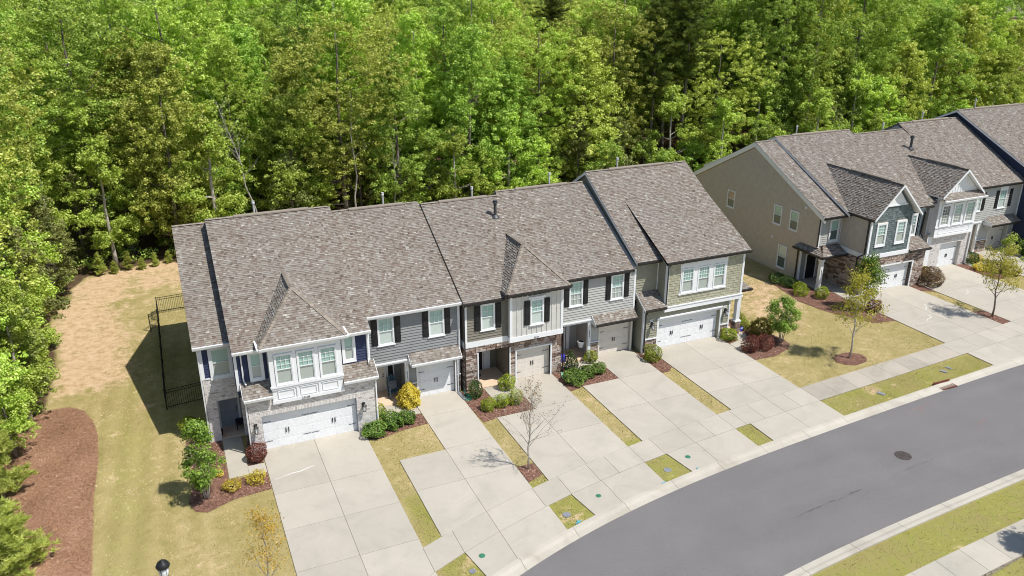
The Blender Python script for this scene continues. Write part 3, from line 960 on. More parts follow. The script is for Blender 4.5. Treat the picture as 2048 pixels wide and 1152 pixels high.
# lawn and wood floor sheet, with weights for bare soil, leaf litter and lusher verges
def sstep(a, b, x):
    t = np.clip((x - a) / (b - a), 0, 1); return t * t * (3 - 2 * t)
def wood_edge_left(y):
    return np.interp(y, [-20, -8, 0, 3, 9, 16, 23, 30, 34], [-13.5, -12.6, -12.3, -11.9, -11.0, -10.6, -11.6, -10.6, -9.0])
def wood_edge_back(x):
    return np.interp(x, [-12, -8, -3, 10, 30, 45, 70, 140], [32.3, 33.2, 34.5, 34, 32, 31, 31, 31])
def ground_sheet():
    xs = np.concatenate([np.arange(-300, -24, 23.0), np.arange(-24, 80, 0.8), np.arange(80, 420, 20.0)])
    ys = np.concatenate([np.arange(-200, -30, 17.0), np.arange(-30, 50, 0.8), np.arange(50, 620, 19.0)])
    X, Y = np.meshgrid(xs, ys)
    n, m_ = X.shape
    v = np.stack([X.ravel(), Y.ravel(), np.zeros(X.size)], 1)
    idx = np.arange(n * m_).reshape(n, m_)
    f = np.stack([idx[:-1, :-1].ravel(), idx[:-1, 1:].ravel(), idx[1:, 1:].ravel(), idx[1:, :-1].ravel()], 1)
    me = bpy.data.meshes.new('ground')
    me.from_pydata(v.tolist(), [], f.tolist())
    x, y = v[:, 0], v[:, 1]
    we = wood_edge_left(y); wb = wood_edge_back(x)
    wood = np.maximum(sstep(0.6, -0.8, x - we), sstep(-0.6, 0.8, y - wb))
    d_left = x - we; d_back = wb - y
    sand = np.maximum(sstep(6.6, 2.2, d_left) * sstep(9.0, 12.5, y), sstep(4.6, 1.2, d_back) * sstep(4, -2, x))
    sand = np.maximum(sand, 0.62 * sstep(24, 29, y) * sstep(2, -4, x))
    sand = np.maximum(sand, 0.80 * np.exp(-((x - 37.5) ** 2 / 14 + (y - 8.0) ** 2 / 16)))
    sand = np.maximum(sand, 0.55 * np.exp(-((x - 35.5) ** 2 / 3 + (y - 4.0) ** 2 / 10)))
    for cx, cy, r in ((35.9, -7.95, .45), (34.3, -7.75, .28), (-5.6, 8.0, .7), (6.45, -12.7, .35), (11.6, -10.4, .3), (28.5, -7.0, .2)):
        sand = np.maximum(sand, 1.0 * np.exp(-((x - cx) ** 2 + (y - cy) ** 2) / r ** 2))
    lush = np.where((y < -6.0) & (x > 5), 0.75, 0.0) + 0.5 * np.exp(-((x + 6.5) ** 2) / 4.0) * (y < 16)
    stripe = ((x > -8.2) & (x < -2.5) & (y < 20)).astype(float)
    for nm, a in (('wood', wood), ('sand', sand * (1 - wood)), ('lush', lush), ('stripe', stripe)):
        at = me.attributes.new(nm, 'FLOAT', 'POINT'); at.data.foreach_set('value', a.astype(np.float32))
    me.materials.append(M['ground'])
    o = bpy.data.objects.new('ground', me); COL.objects.link(o); o['kind'] = 'structure'
    return o
ground_sheet()
band('road', asn, ass, 0.008, 'asphalt')
# kerbs: pieces separated by joints
def kerb(name, back, front, x0, x1, step, skip=()):
    base = band(name, back, front, 0.006, 'joint', [x for x in XS if x0 - 1 <= x <= x1 + 1])
    x = x0
    while x < x1:
        xe = min(x + step, x1)
        if not any(a < (x + xe) / 2 < b for a, b in skip):
            mb = MB(); k = 5
            xs = [x + .008 + (xe - x - .016) * i / k for i in range(k + 1)]
            for a, b in zip(xs[:-1], xs[1:]):
                prof = lambda t: [(t, back(t), .0), (t, back(t), .085), (t, back(t) * .72 + front(t) * .28, .080), (t, back(t) * .45 + front(t) * .55, .030), (t, front(t), .016), (t, front(t), 0)]
                A, B = prof(a), prof(b)
                mb.add(A + B, [(i, i + 1, i + 7, i + 6) for i in range(5)])
            A = prof(xs[0]); mb.add(A, [(5, 4, 3, 2, 1, 0)]); A = prof(xs[-1]); mb.add(A, [(0, 1, 2, 3, 4, 5)])
            mb.build('kerb_block', 'kerb', base)
        x = xe
    return base
def crack(x0, x1, off, seed, w=.02):
    r_ = random.Random(seed); mb = MB(); x = x0; p = None
    while x < x1:
        q = (x, (asn(x) + ass(x)) / 2 + off + r_.uniform(-.05, .05))
        if p and r_.random() < .72:
            a = Vector((*p, .0125)); b = Vector((*q, .0125)); s_ = (b - a).cross(Vector((0, 0, 1))).normalized() * w * r_.uniform(.3, 1)
            mb.add([a - s_, b - s_, b + s_, a + s_], [(0, 1, 2, 3)])
        p = q; x += r_.uniform(.06, .22)
    mb.build('crack', 'gutterdark', bpy.data.objects['road'])
crack(21.5, 26.0, -1.0, 3); crack(28.5, 31.5, -.9, 5, .012); crack(31.0, 33.5, 2.2, 6, .012)
kerb('kerb', cbk, asn, -3.5, 92, 3.05, skip=((38.0, 39.2),))
ass_back = lambda x: ass(x) - 0.60
kerb('kerb', lambda x: ass_back(x), ass, -2.0, 60, 3.05)

CONC = []        # concrete footprints, for keeping grass off them
def slab(parent, pts, top=0.045, mat='concrete', gap=0.008, name='concrete_slab'):
    c = Vector((sum(p[0] for p in pts) / len(pts), sum(p[1] for p in pts) / len(pts)))
    CONC.append(pts)
    q = []
    for p in pts:
        d = Vector(p) - c; L = d.length
        q.append((p[0] - gap * (1 if d.x > 0 else -1), p[1] - gap * (1 if d.y > 0 else -1), 0.0))
    mb = MB(); mb.prism(q, (0, 0, top))
    return mb.build(name, mat, parent)

def base_poly(name, polys, mat='joint', z=0.012):
    mb = MB()
    for p in polys:
        mb.add([(x, y, z) for x, y in p], [tuple(range(len(p)))])
    return mb.build(name, mat, kind='structure')

# sidewalk along the near side of the houses
def sidewalk_panels():
    base = band('sidewalk', swb, swf, 0.014, 'joint', [x for x in XS if -2 <= x <= 80])
    cuts = [-1.5, 0.8, 2.6, 5.14, 6.70, 8.64, 11.33, 12.9, 14.7, 15.9, 17.56, 18.95, 21.0, 22.4, 23.86, 24.72, 26.1, 27.6, 28.9, 30.38]
    x = 30.38
    while x < 43: x += 1.6; cuts.append(min(x, 43.6))
    cuts += [45.2, 46.9, 48.3, 49.8, 51.0, 52.6, 54.2, 56.4, 58.0, 59.6, 61.2]
    cuts = sorted(set(cuts))
    for a, b in zip(cuts[:-1], cuts[1:]):
        if b - a < .3: continue
        n = 2
        pb = [(a, swb(a)), (b, swb(b)), (b, swf(b)), (a, swf(a))]
        slab(base, pb, 0.047, 'concretew' if (30.3 < a < 43 ) else 'concrete')
sidewalk_panels()

def driveway(x0, x1, ytop, joints, mid, x0top=None, pad=None, apron=(0, 0), xs_mid=None, topright=None):
    """two columns of slabs from the garage to the sidewalk, then an apron to the kerb"""
    base = base_poly('driveway', [[(x0 if pad is None else mid, ytop), (x1, ytop), (x1, swb(x1)), (x0, swb(x0)), (x0, (pad if pad is not None else ytop))] if pad is None else
                                  [(mid - .0, ytop), (x1, ytop), (x1, swb(x1)), (x0, swb(x0)), (x0, pad), (mid, pad)]])
    def col(a, b, yt):
        ys = [yt] + [j for j in joints if j < yt - .5]
        for i, y in enumerate(ys):
            if i + 1 < len(ys):
                slab(base, [(a, ys[i + 1]), (b, ys[i + 1]), (b, y), (a, y)])
            else:
                slab(base, [(a, swb(a)), (b, swb(b)), (b, y), (a, y)])
    col(x0, mid, ytop if pad is None else pad)
    col(mid, x1, ytop)
    # apron
    a0, a1 = x0 + apron[0], x1 + apron[1]
    ca0, ca1 = x0 + apron[0] * 1.0, x1 + apron[1]
    ap = base_poly('driveway_apron', [[(ca0 + (apron[0] * .55), cbk(ca0 + apron[0] * .55)), (mid, cbk(mid)), (a1, cbk(a1)), (a1, swf(a1)), (mid, swf(mid)), (a0, swf(a0))]])
    slab(ap, [(ca0 + apron[0] * .55, cbk(ca0 + apron[0] * .55)), (mid, cbk(mid)), (mid, swf(mid)), (a0, swf(a0))])
    slab(ap, [(mid, cbk(mid)), (a1, cbk(a1)), (a1, swf(a1)), (mid, swf(mid))])
    return base
driveway(-0.19, 5.17, 0.26, [-3.98, -6.95, -9.9], 2.52)
driveway(6.14, 11.38, 2.38, [0.04, -3.5, -6.45], 8.64, pad=-3.55, apron=(0.58, 0.1))
driveway(12.36, 17.54, 2.14, [-1.56, -4.5], 14.76, pad=-1.62, apron=(0.5, 0))
driveway(18.52, 23.86, 3.08, [-0.3, -3.6], 21.05, pad=-0.30, apron=(0.5, 0))
driveway(24.95, 30.34, 2.40, [-1.65, -4.05], 27.65, apron=(0.0, 0))
driveway(43.70, 50.05, 4.32, [0.5, -2.0], 47.0, apron=(0.0, 0))
driveway(51.05, 57.6, 6.25, [2.0, -1.2], 54.3, apron=(0, 0))
driveway(60.4, 66.2, 7.98, [3.6, 0.4], 63.3, apron=(0, 0))

def walk(polys):
    b = base_poly('front_walk', polys)
    for p in polys: slab(b, p, 0.048, 'concrete')
walk([[(-2.0, 0.6), (-1.02, 0.6), (-1.0, 2.3), (-1.98, 2.3)], [(-2.02, -1.75), (-1.06, -1.75), (-1.02, .6), (-2.0, .6)], [(-1.06, -1.9), (-0.21, -1.9), (-0.21, -.98), (-1.06, -.98)]])
walk([[(6.35, 1.0), (7.6, .62), (8.1, 2.36), (6.33, 2.36)], [(7.6, .62), (8.62, .56), (8.62, 1.6), (7.86, 1.6)]])
walk([[(12.95, .2), (13.86, .12), (13.95, 1.85), (12.95, 1.85)], [(13.86, .12), (14.74, .05), (14.74, 1.35), (13.95, 1.5)]])
walk([[(18.55, 1.35), (19.9, 1.35), (19.9, 2.7), (18.55, 2.7)], [(19.9, 1.55), (21.03, 1.75), (21.03, 2.65), (19.9, 2.7)]])
walk([[(30.36, .0), (31.5, .30), (31.3, 1.2), (30.36, .95)], [(31.3, 1.2), (31.5, .3), (32.4, 1.9), (31.9, 3.2), (31.2, 3.2)]])
walk([[(43.0, 6.2), (45.0, 6.4), (45.0, 8.5), (43.0, 8.5)], [(43.4, 3.7), (44.6, 3.9), (44.9, 6.38), (43.7, 6.2)], [(43.72, 2.6), (45.6, 2.2), (45.6, 3.4), (44.6, 3.88), (43.5, 3.68)]])
walk([[(58.6, 5.2), (60.4, 5.0), (60.4, 7.3), (58.8, 7.3)]])
# far side of the street
def south_walk():
    b = base_poly('sidewalk', [[(x, ass_back(x) - 1.93) for x in (14, 30, 45)] + [(x, ass_back(x) - 3.45) for x in (45, 30, 14)]])
    x = 14.0
    while x < 44:
        slab(b, [(x, ass_back(x) - 3.45), (x + 1.55, ass_back(x + 1.55) - 3.45), (x + 1.55, ass_back(x + 1.55) - 1.93), (x, ass_back(x) - 1.93)], 0.047, 'concrete')
        x += 1.55
south_walk()

# mulch beds
BEDS = {
 'front': [[(-3.79, 3.4), (-3.69, 0.13), (-3.68, -1.51), (-3.98, -3.0), (-3.75, -3.8), (-3.22, -4.1), (-2.0, -3.55), (-0.22, -3.37), (-0.22, -1.95), (-2.05, -1.8), (-2.02, 2.3), (-2.4, 3.2)],
           [(-1.0, .0), (-.68, 2.2), (-.66, -.0), (-.22, -.9), (-1.02, -.95)],
           [(5.2, -0.95), (5.5, 0.0), (6.02, 0.1), (6.1, 1.0), (7.6, .6), (8.6, 0.5), (8.62, -0.61), (6.97, -0.78), (5.8, -1.15)],
           [(8.62, 1.7), (8.62, .6), (7.9, 1.6), (8.2, 2.3), (8.62, 2.4)],
           [(11.4, 2.0), (12.9, 1.95), (12.93, 0.2), (14.74, 0.02), (14.74, -1.57), (12.4, -1.60), (11.5, -1.75), (11.40, .3)],
           [(14.0, 1.85), (14.0, 1.45), (14.74, 1.3), (14.74, 1.95)],
           [(17.56, 2.0), (18.5, 2.6), (18.54, 1.3), (19.9, 1.3), (21.02, 1.7), (21.02, -.26), (18.5, -0.30), (17.60, -0.55)],
           [(20.0, 2.75), (20.0, 2.65), (21.03, 2.65), (21.03, 3.1)],
           [(23.88, 2.4), (24.15, 2.2), (24.2, 1.9), (24.93, 1.9), (24.93, -.3), (24.4, -.75), (23.88, -.7)],
           [(30.36, 1.0), (31.2, 1.25), (31.1, 1.9), (30.36, 2.0)],
           [(32.0, 4.2), (33.9, 4.4), (33.6, 3.0), (33.9, 1.4), (34.2, .1), (34.1, -.6), (33.4, -1.2), (32.0, -1.7), (30.38, -1.6), (30.38, -.05), (31.55, .25), (32.45, 1.9), (32.0, 3.1)],
           [(40.6, 9.0), (42.8, 9.2), (43.0, 6.2), (43.7, 6.1), (43.4, 3.65), (43.7, 2.5), (43.66, -.6), (41.9, -.3), (41.2, 1.2), (40.4, 2.6), (39.9, 5.0)],
           [(50.1, 3.9), (50.9, 4.2), (53.4, 5.8), (53.4, 5.6), (52.4, 5.4), (51.02, 2.3), (50.1, 2.9)],
           [(57.65, 5.8), (58.7, 7.2), (58.6, 5.1), (60.36, 4.9), (60.36, 2.0), (57.65, 2.4)]],
}
def round_bed(cx, cy, rx, ry, n=18, ph=0.0):
    return [(cx + rx * math.cos(2 * PI * i / n) * (1 + .06 * math.sin(3 * i + ph)), cy + ry * math.sin(2 * PI * i / n) * (1 + .06 * math.cos(2 * i + ph))) for i in range(n)]
BEDS['front'] += [[(11.42, -6.55), (12.32, -6.50), (12.32, -7.6), (11.42, -7.95)], round_bed(36.1, -3.95, 1.15, .85), [(50.07, -1.6), (51.0, -1.9), (51.0, -4.05), (50.07, -4.15)]]
for i, p in enumerate(BEDS['front']):
    poly_flat('mulch_bed', p, 0.016 + 0.0004 * i, 'mulch', kind='structure')
STRAW = [(-14.5, 9.2), (-11.6, 8.9), (-10.6, 9.5), (-9.6, 9.4), (-8.9, 8.6), (-8.4, 7.2), (-8.1, 5.4), (-8.02, 2.5), (-8.12, -1), (-8.0, -6.6), (-8.0, -14), (-14.5, -14)]
poly_flat('pine_straw_bed', STRAW, 0.006, 'strawbase', kind='structure')

def in_poly(P, poly):
    x, y = P[:, 0], P[:, 1]; c = np.zeros(len(P), bool)
    n = len(poly)
    for i in range(n):
        x1, y1 = poly[i]; x2, y2 = poly[(i + 1) % n]
        k = (y1 > y) != (y2 > y)
        with np.errstate(divide='ignore', invalid='ignore'):
            t = (x2 - x1) * (y - y1) / ((y2 - y1) if y2 != y1 else 1e-9) + x1
        c ^= k & (x < t)
    return c

def scatter_tris(name, P, z0, L, W, mat, tone, upright, label=None, tilt=0.5):
    """many thin triangles (blades, chips, straw) as one joined mesh"""
    n = len(P)
    if n == 0: return
    a = rng.uniform(0, 2 * PI, n)
    l = L * rng.uniform(.6, 1.3, n); w = W * rng.uniform(.6, 1.3, n)
    dx, dy = np.cos(a), np.sin(a)
    B = np.stack([P[:, 0], P[:, 1], np.full(n, z0)], 1)
    side = np.stack([-dy * w / 2, dx * w / 2, np.zeros(n)], 1)
    if upright:
        t = rng.uniform(0.45, .95, n)
        tip = np.stack([dx * l * t, dy * l * t, l * np.sqrt(1 - t * t)], 1)
        v = np.stack([B - side, B + side, B + tip], 1).reshape(-1, 3)
        f = np.arange(3 * n).reshape(n, 3)
    else:
        fw = np.stack([dx * l / 2, dy * l / 2, rng.uniform(-.3, .3, n) * l / 2], 1)
        zz = np.stack([np.zeros(n), np.zeros(n), rng.uniform(.002, .03, n)], 1)
        v = np.stack([B + zz - fw - side, B + zz + fw - side, B + zz + fw + side, B + zz - fw + side], 1).reshape(-1, 3)
        f = np.arange(4 * n).reshape(n, 4)
    me = np_mesh(name, v, f, M[mat], tone)
    o = bpy.data.objects.new(name, me); COL.objects.link(o); o['kind'] = 'stuff'
    if label: o['label'] = label
    return o

def np_mesh(name, v, f, mat, tone):
    me = bpy.data.meshes.new(name)
    k = f.shape[1]; nf = len(f)
    me.vertices.add(len(v)); me.vertices.foreach_set('co', v.astype(np.float32).ravel())
    me.loops.add(nf * k); me.loops.foreach_set('vertex_index', f.astype(np.int32).ravel())
    me.polygons.add(nf); me.polygons.foreach_set('loop_start', (np.arange(nf) * k).astype(np.int32))
    me.update(calc_edges=True)
    me.materials.append(mat)
    at = me.attributes.new('tone', 'FLOAT', 'FACE'); at.data.foreach_set('value', np.clip(tone, 0, 1).astype(np.float32))
    return me

def rand_in(poly, density):
    xs = [p[0] for p in poly]; ys = [p[1] for p in poly]
    A = (max(xs) - min(xs)) * (max(ys) - min(ys)); n = int(A * density)
    P = np.stack([rng.uniform(min(xs), max(xs), n), rng.uniform(min(ys), max(ys), n)], 1)
    return P[in_poly(P, poly)]
def smooth_noise(P, s, seed):
    r = np.random.default_rng(seed); k = r.uniform(-1, 1, (14, 2)) * s * 6.28; ph = r.uniform(0, 6.28, 14)
    return (np.cos(P @ k.T + ph).sum(1)) / math.sqrt(14)
P = np.concatenate([rand_in(p, 330) for p in BEDS['front']])
scatter_tris('bark_mulch', P, 0.020, 0.075, 0.035, 'chips', rng.normal(.42, .22, len(P)), False, 'reddish brown shredded bark mulch in the planting beds')
P = rand_in(STRAW, 520)
scatter_tris('pine_straw', P, 0.008, 0.13, 0.024, 'straw', rng.normal(.40, .17, len(P)) + .12 * smooth_noise(P, .35, 33), False, 'brown pine straw spread on the large bed beside the lawn')

BUILT = [[(-2.6, 2.1), (-.62, 0), (5.95, 0), (5.95, 2.3), (11.6, 2.3), (11.8, 1.9), (18.2, 1.9), (18.3, 2.6), (24.1, 2.0), (32, 3), (32, 20), (-2.6, 20)], [(42.8, 7), (45, 4), (66, 6), (80, 6), (80, 30), (42.8, 30)]]
def smooth_noise(P, s, seed):
    r = np.random.default_rng(seed); k = r.uniform(-1, 1, (14, 2)) * s * 6.28; ph = r.uniform(0, 6.28, 14)
    return (np.cos(P @ k.T + ph).sum(1)) / math.sqrt(14)
def lawn_points(n, x0, x1, y0, y1):
    P = np.stack([rng.uniform(x0, x1, n), rng.uniform(y0, y1, n)], 1)
    keep = np.ones(n, bool)
    for p in CONC + BEDS['front'] + BUILT + [STRAW]:
        xs = [q[0] for q in p]; ys = [q[1] for q in p]
        bb = keep & (P[:, 0] > min(xs)) & (P[:, 0] < max(xs)) & (P[:, 1] > min(ys)) & (P[:, 1] < max(ys))
        i = np.nonzero(bb)[0]
        if len(i): keep[i[in_poly(P[i], p)]] = False
    P = P[keep]
    cb = np.array([cbk(x) for x in P[:, 0]]); sb = np.array([ass_back(x) for x in P[:, 0]])
    P = P[(P[:, 1] > cb + .03) | (P[:, 1] < sb - .03)]
    return P
P = lawn_points(110000, -9.0, 12.4, -16, 31)
P = P[(P[:, 0] > wood_edge_left(P[:, 1]) + 1)]
dens = smooth_noise(P, 0.35, 4)
soil = np.maximum(sstep(5.2, 1.5, P[:, 0] - wood_edge_left(P[:, 1])) * sstep(9, 12.5, P[:, 1]), .7 * sstep(23, 28, P[:, 1]))
P2 = P[rng.uniform(0, 1, len(P)) > soil * .93 + .18 * (dens < -1.0)]
scatter_tris('grass', P2, 0.0, 0.060, 0.042, 'blades', .50 + .13 * smooth_noise(P2, .22, 5) + .16 * smooth_noise(P2, .8, 6) + .13 * smooth_noise(P2, 2.4, 16) + .05 * np.sin(P2[:, 0] * 4.6) + rng.normal(0, .12, len(P2)), True, 'short patchy yellow-green lawn grass beside the end townhouse')
P = lawn_points(75000, 12.0, 52, -9, 11)
scatter_tris('grass', P, 0.0, 0.055, 0.044, 'blades', .44 + .18 * smooth_noise(P, .25, 7) + .22 * smooth_noise(P, .8, 8) + .12 * smooth_noise(P, 2.4, 18) + rng.normal(0, .11, len(P)), True, 'dry tan and green lawn grass between the two rows')
P = lawn_points(60000, 5, 46, -26, -7.0)
scatter_tris('grass', P, 0.0, 0.055, 0.040, 'bladesgreen', .50 + .20 * smooth_noise(P, .5, 9) + .20 * smooth_noise(P, 1.7, 19) + rng.normal(0, .12, len(P)), True, 'greener grass on the street verges')

# ================================================================== houses
def core(parent, x0, x1, prof, mat, name='wall', label=None):
    return MB().prism([(x0, y, z) for y, z in prof], (x1 - x0, 0, 0)).build(name, mat, parent, label=label)
def box(parent, name, mat, *d, label=None):
    return MB().box(*d).build(name, mat, parent, label=label)
def trim_rect(parent, x0, x1, z0, z1, y, w=.09, t=.035, mat='white', sides='ltrb', name='trim_board'):
    if 'l' in sides: box(parent, name, mat, x0 - w, x0, y - t, y, z0, z1)
    if 'r' in sides: box(parent, name, mat, x1, x1 + w, y - t, y, z0, z1)
    if 't' in sides: box(parent, name, mat, x0 - w, x1 + w, y - t - .003, y, z1, z1 + w)
    if 'b' in sides: box(parent, name, mat, x0 - w, x1 + w, y - t - .003, y, z0 - w, z0)
def small_roof(parent, x0, x1, ye, ze, yt, zt, trim='white', left=True, right=True):
    """lean-to roof over a garage or entry"""
    f = [(x0, ye, ze), (x1, ye, ze), (x1, yt, zt), (x0, yt, zt)]
    r = roof_slab(parent, [f], .10, name='porch_roof')
    shingle_field(r, f, e=.15)
    gutter(r, (x0, ye, ze), (x1, ye, ze), mat=trim)
    for x, s, on in ((x0, -1, left), (x1, 1, right)):
        if on:
            MB().prism([(x, ye + .02, ze - .14), (x, yt, ze - .14), (x, yt, zt - .01), (x, ye + .02, ze - .01)], (s * .03, 0, 0)).build('rake_board', trim if trim != 'gutterdark' else 'white', r)
    return r
ROWB = 'townhouses of the near row'
ROWF = 'townhouses of the farther row'

# ---------------------------------------------------------------- brick end townhouse
U = thing('townhouse', (1.7, 0, 0), 'whitewashed brick end townhouse with a white bay window above its double garage', 'townhouse', ROWB)
# garage block
mb = MB(); wall_holes(mb, -.62, 5.95, 0, 3.25, 0, .30, [(-0.02, 4.90, -1, 2.15)]); mb.build('brick_wall', 'mortar', U)
GH = [(-0.02, 4.90, -1, 2.15)]
brick_face(U, -.62, 5.95, 0, 3.2, 0, GH, soldier=[(-.06, 4.94, 2.15, 2.36)])
brick_face(U, 0.0, 2.15, 0, 3.35, -.62, [], axis='l')
core(U, -.61, 5.94, [(.30, 0), (15.5, 0), (15.5, 3.2), (.30, 3.2)], 'ltgray')
garage_door(U, 0.0, 4.88, 2.13, .24)
box(U, 'trim_board', 'bluegray', -.02, .0, .02, .29, 0, 2.13); box(U, 'trim_board', 'bluegray', 4.88, 4.90, .02, .29, 0, 2.13); box(U, 'trim_board', 'bluegray', -.02, 4.90, .02, .29, 2.13, 2.15)
lantern(U, -.36, -.015, 1.62); lantern(U, 5.26, -.015, 1.62)
# entry wing wall (recessed entry on its ground floor)
mb = MB(); wall_holes(mb, -2.5, -.63, 0, 3.72, 2.15, 2.45, [(-1.97, -.78, -1, 2.4)]); mb.build('brick_wall', 'mortar', U)
brick_face(U, -2.5, -.64, 0, 3.5, 2.15, [(-1.97, -.78, -1, 2.4)], soldier=[(-1.97, -.78, 2.4, 2.6), (-2.5, -.64, 3.5, 3.72)])
core(U, -2.49, -.62, [(3.5, 0), (16.5, 0), (16.5, 3.2), (3.5, 3.2)], 'ltgray'); box(U, 'porch_ceiling', 'white', -2.49, -.63, 2.45, 3.5, 2.6, 2.75)
box(U, 'side_wall', 'mortar', -2.48, -2.2, 2.45, 3.5, 0, 2.6)
box(U, 'porch_floor', 'clay', -2.2, -.66, 2.2, 3.5, 0, .09)
entry_door(U, -1.85, 3.5, .95, 2.1, 'bluegray')
bx = MB(); bx.lathe(-2.0, 2.6, [(.10, .09), (.15, .4), (.13, .42)], 10); bx.build('planter_pot', 'black', U)
# upper left
core(U, -2.5, -.60, [(2.17, 3.6), (16.4, 3.2), (16.4, 5.75), (9.4, 9.83), (2.17, 5.86)], 'navy')
siding(U, 'navy', -2.4, -.62, 3.76, 5.65, 2.17, [(-2.06, -.93, 3.6, 5.8)], .15)
window(U, -1.93, 3.86, .86, 1.5, 2.15, grid=None, up='blindgreen', low='blindgrey', casing=.15)
box(U, 'corner_board', 'white', -2.53, -2.36, 2.12, 2.17, 3.73, 5.7); box(U, 'frieze_board', 'white', -2.36, -.62, 2.11, 2.16, 5.50, 5.7)
box(U, 'trim_board', 'white', -2.36, -.62, 2.10, 2.16, 3.73, 3.80)
r = main_roof(U, -2.78, -.80, 1.8, 5.76, 9.5, 9.98, vent=False, gut='white', trim='taupe')
downspout(U, [(-2.55, 1.75, 5.64), (-2.56, 2.08, 5.45), (-2.56, 2.08, .1)])
# upper right over the garage
core(U, -.93, 5.93, [(.67, 3.1), (15.4, 3.1), (15.6, 5.8), (8.72, 10.18), (.67, 5.88)], 'navy')
sid_h = [(-.32, .46, 4.0, 5.8), (.66, 4.28, 3, 6), (4.48, 5.2, 4.1, 5.8)]
siding(U, 'navy', -.93, 5.93, 3.62, 5.6, .67, sid_h, .15)
window(U, -.16, 4.07, .50, 1.36, .65, grid=None, up='blindgreen', low='blindgrey', casing=.12)
window(U, 4.60, 4.17, .48, 1.32, .65, grid=None, up='blindgreen', low='blindgrey', casing=.12)
box(U, 'corner_board', 'white', -.96, -.82, .62, .67, 3.5, 5.7); box(U, 'corner_board', 'white', 5.80, 5.96, .62, .67, 3.9, 5.7)
box(U, 'frieze_board', 'white', -.82, .64, .61, .665, 5.52, 5.7); box(U, 'frieze_board', 'white', 4.3, 5.80, .61, .665, 5.55, 5.7)
r = main_roof(U, -1.02, 6.0, .30, 5.80, 8.75, 10.36, gut='white', trim='navy')
mb = MB(); mb.add([(5.99, .32, 5.6), (5.99, .32, 5.79), (5.99, 8.75, 10.34), (5.99, 8.75, 9.9), (5.99, 2, 5.6)], [(0, 1, 2, 3, 4)]); mb.build('gable_wall', 'ltgray', U)
# lean-to roof above the garage
for a, b, l, rr in ((-.78, .64, True, False), (4.29, 6.12, False, True)):
    small_roof(U, a, b, -.24, 3.34, .66, 3.93, left=l, right=rr)
downspout(U, [(-.74, -.30, 3.22), (-.70, -.06, 3.05), (-.70, -.06, .1)]); downspout(U, [(6.02, -.30, 3.22), (6.0, -.06, 3.0), (6.0, -.06, .1)])
downspout(U, [(-.62, .25, 5.68), (-.60, .57, 5.5), (-.60, .57, 4.05), (-.52, .32, 3.92)]); downspout(U, [(5.85, .25, 5.68), (5.86, .57, 5.5), (5.86, .57, 4.05), (5.78, .32, 3.92)])
# bay
b0, b1, by = .66, 4.27, -.14
core(U, b0, b1, [(by + .03, 2.80), (1.5, 2.80), (2.0, 6.02), (by + .03, 6.02)], 'white', 'bay_wall')
for wx in (.965, 2.085, 3.205):
    window(U, wx, 3.88, .77, 1.58, by + .03, grid=(3, 3), casing=.07)
for a, b in ((b0 - .02, .87), (1.81, 2.00), (2.93, 3.12), (4.05, b1 + .02)):
    box(U, 'trim_board', 'white', a, b, by - .01, by + .03, 3.80, 5.62)
box(U, 'frieze_board', 'white', b0 - .03, b1 + .03, by - .02, by + .03, 5.60, 6.0)
box(U, 'sill_band', 'white', b0 - .07, b1 + .07, by - .07, by + .04, 3.68, 3.78)
box(U, 'trim_board', 'white', b0 - .03, b1 + .03, by - .03, by + .03, 2.78, 2.96); box(U, 'trim_board', 'white', b0 - .03, b1 + .03, by - .03, by + .03, 3.56, 3.68)
for i in range(3):
    x0, x1 = .93 + i * 1.13, 1.77 + i * 1.13
    mb = MB(); t = .035
    mb.box(x0, x1, by - .012, by + .03, 3.03, 3.03 + t); mb.box(x0, x1, by - .012, by + .03, 3.49 - t, 3.49); mb.box(x0, x0 + t, by - .012, by + .03, 3.03 + t, 3.49 - t); mb.box(x1 - t, x1, by - .012, by + .03, 3.03 + t, 3.49 - t)
    mb.build('bay_panel', 'white', U)
    if i: box(U, 'trim_board', 'white', x0 - .20, x0 - .09, by - .02, by + .03, 2.96, 3.56)
text_part(U, '2048', .17, (2.28, by - .035, 2.81))

def hip(parent, x0, x1, ye, ze, zr, yf, yback, mplane, trim='white', mat_side=None):
    """hipped roof running back into the main slope; mplane(y) gives the main roof height"""
    xc = (x0 + x1) / 2
    s0, s1 = mplane
    yj = (ze - s0) / s1            # where the eave height meets the main roof
    yb = (zr - s0) / s1
    front = [(x0, ye, ze), (x1, ye, ze), (xc, yf, zr)]
    left = [(x0, yj, ze), (x0, ye, ze), (xc, yf, zr), (xc, yb, zr)]
    right = [(x1, ye, ze), (x1, yj, ze), (xc, yb, zr), (xc, yf, zr)]
    r = roof_slab(parent, [front, left, right], .08, name='bay_roof')
    for p in (front, left, right): shingle_field(r, p, lift=.008)
    cap_row(r, (x0 + .02, ye + .02, ze + .02), (xc, yf, zr + .01), 'hip_cap'); cap_row(r, (x1 - .02, ye + .02, ze + .02), (xc, yf, zr + .01), 'hip_cap')
    cap_row(r, (xc, yf, zr + .02), (xc, yb - .1, zr + .02))
    gutter(r, (x0 - .02, ye, ze), (x1 + .02, ye, ze), mat=trim)
    gutter_y(r, x0, ye - .02, yj - .05, ze, trim, -1); gutter_y(r, x1, ye - .02, yj - .05, ze, trim, 1)
    mb = MB(); mb.prism([(xc - .17, yf + .25, zr - .02), (xc - .14, yf + .25, zr + .05), (xc, yf + .25, zr + .10), (xc + .14, yf + .25, zr + .05), (xc + .17, yf + .25, zr - .02)], (0, (yb - yf) * .5, 0)); mb.build('ridge_vent', 'ridge', r)
    box(r, 'soffit', 'white', x0 + .01, x1 - .01, ye + .02, yj, ze - .16, ze - .13)
    return r
sl = (10.36 - 5.80) / (8.75 - .30)
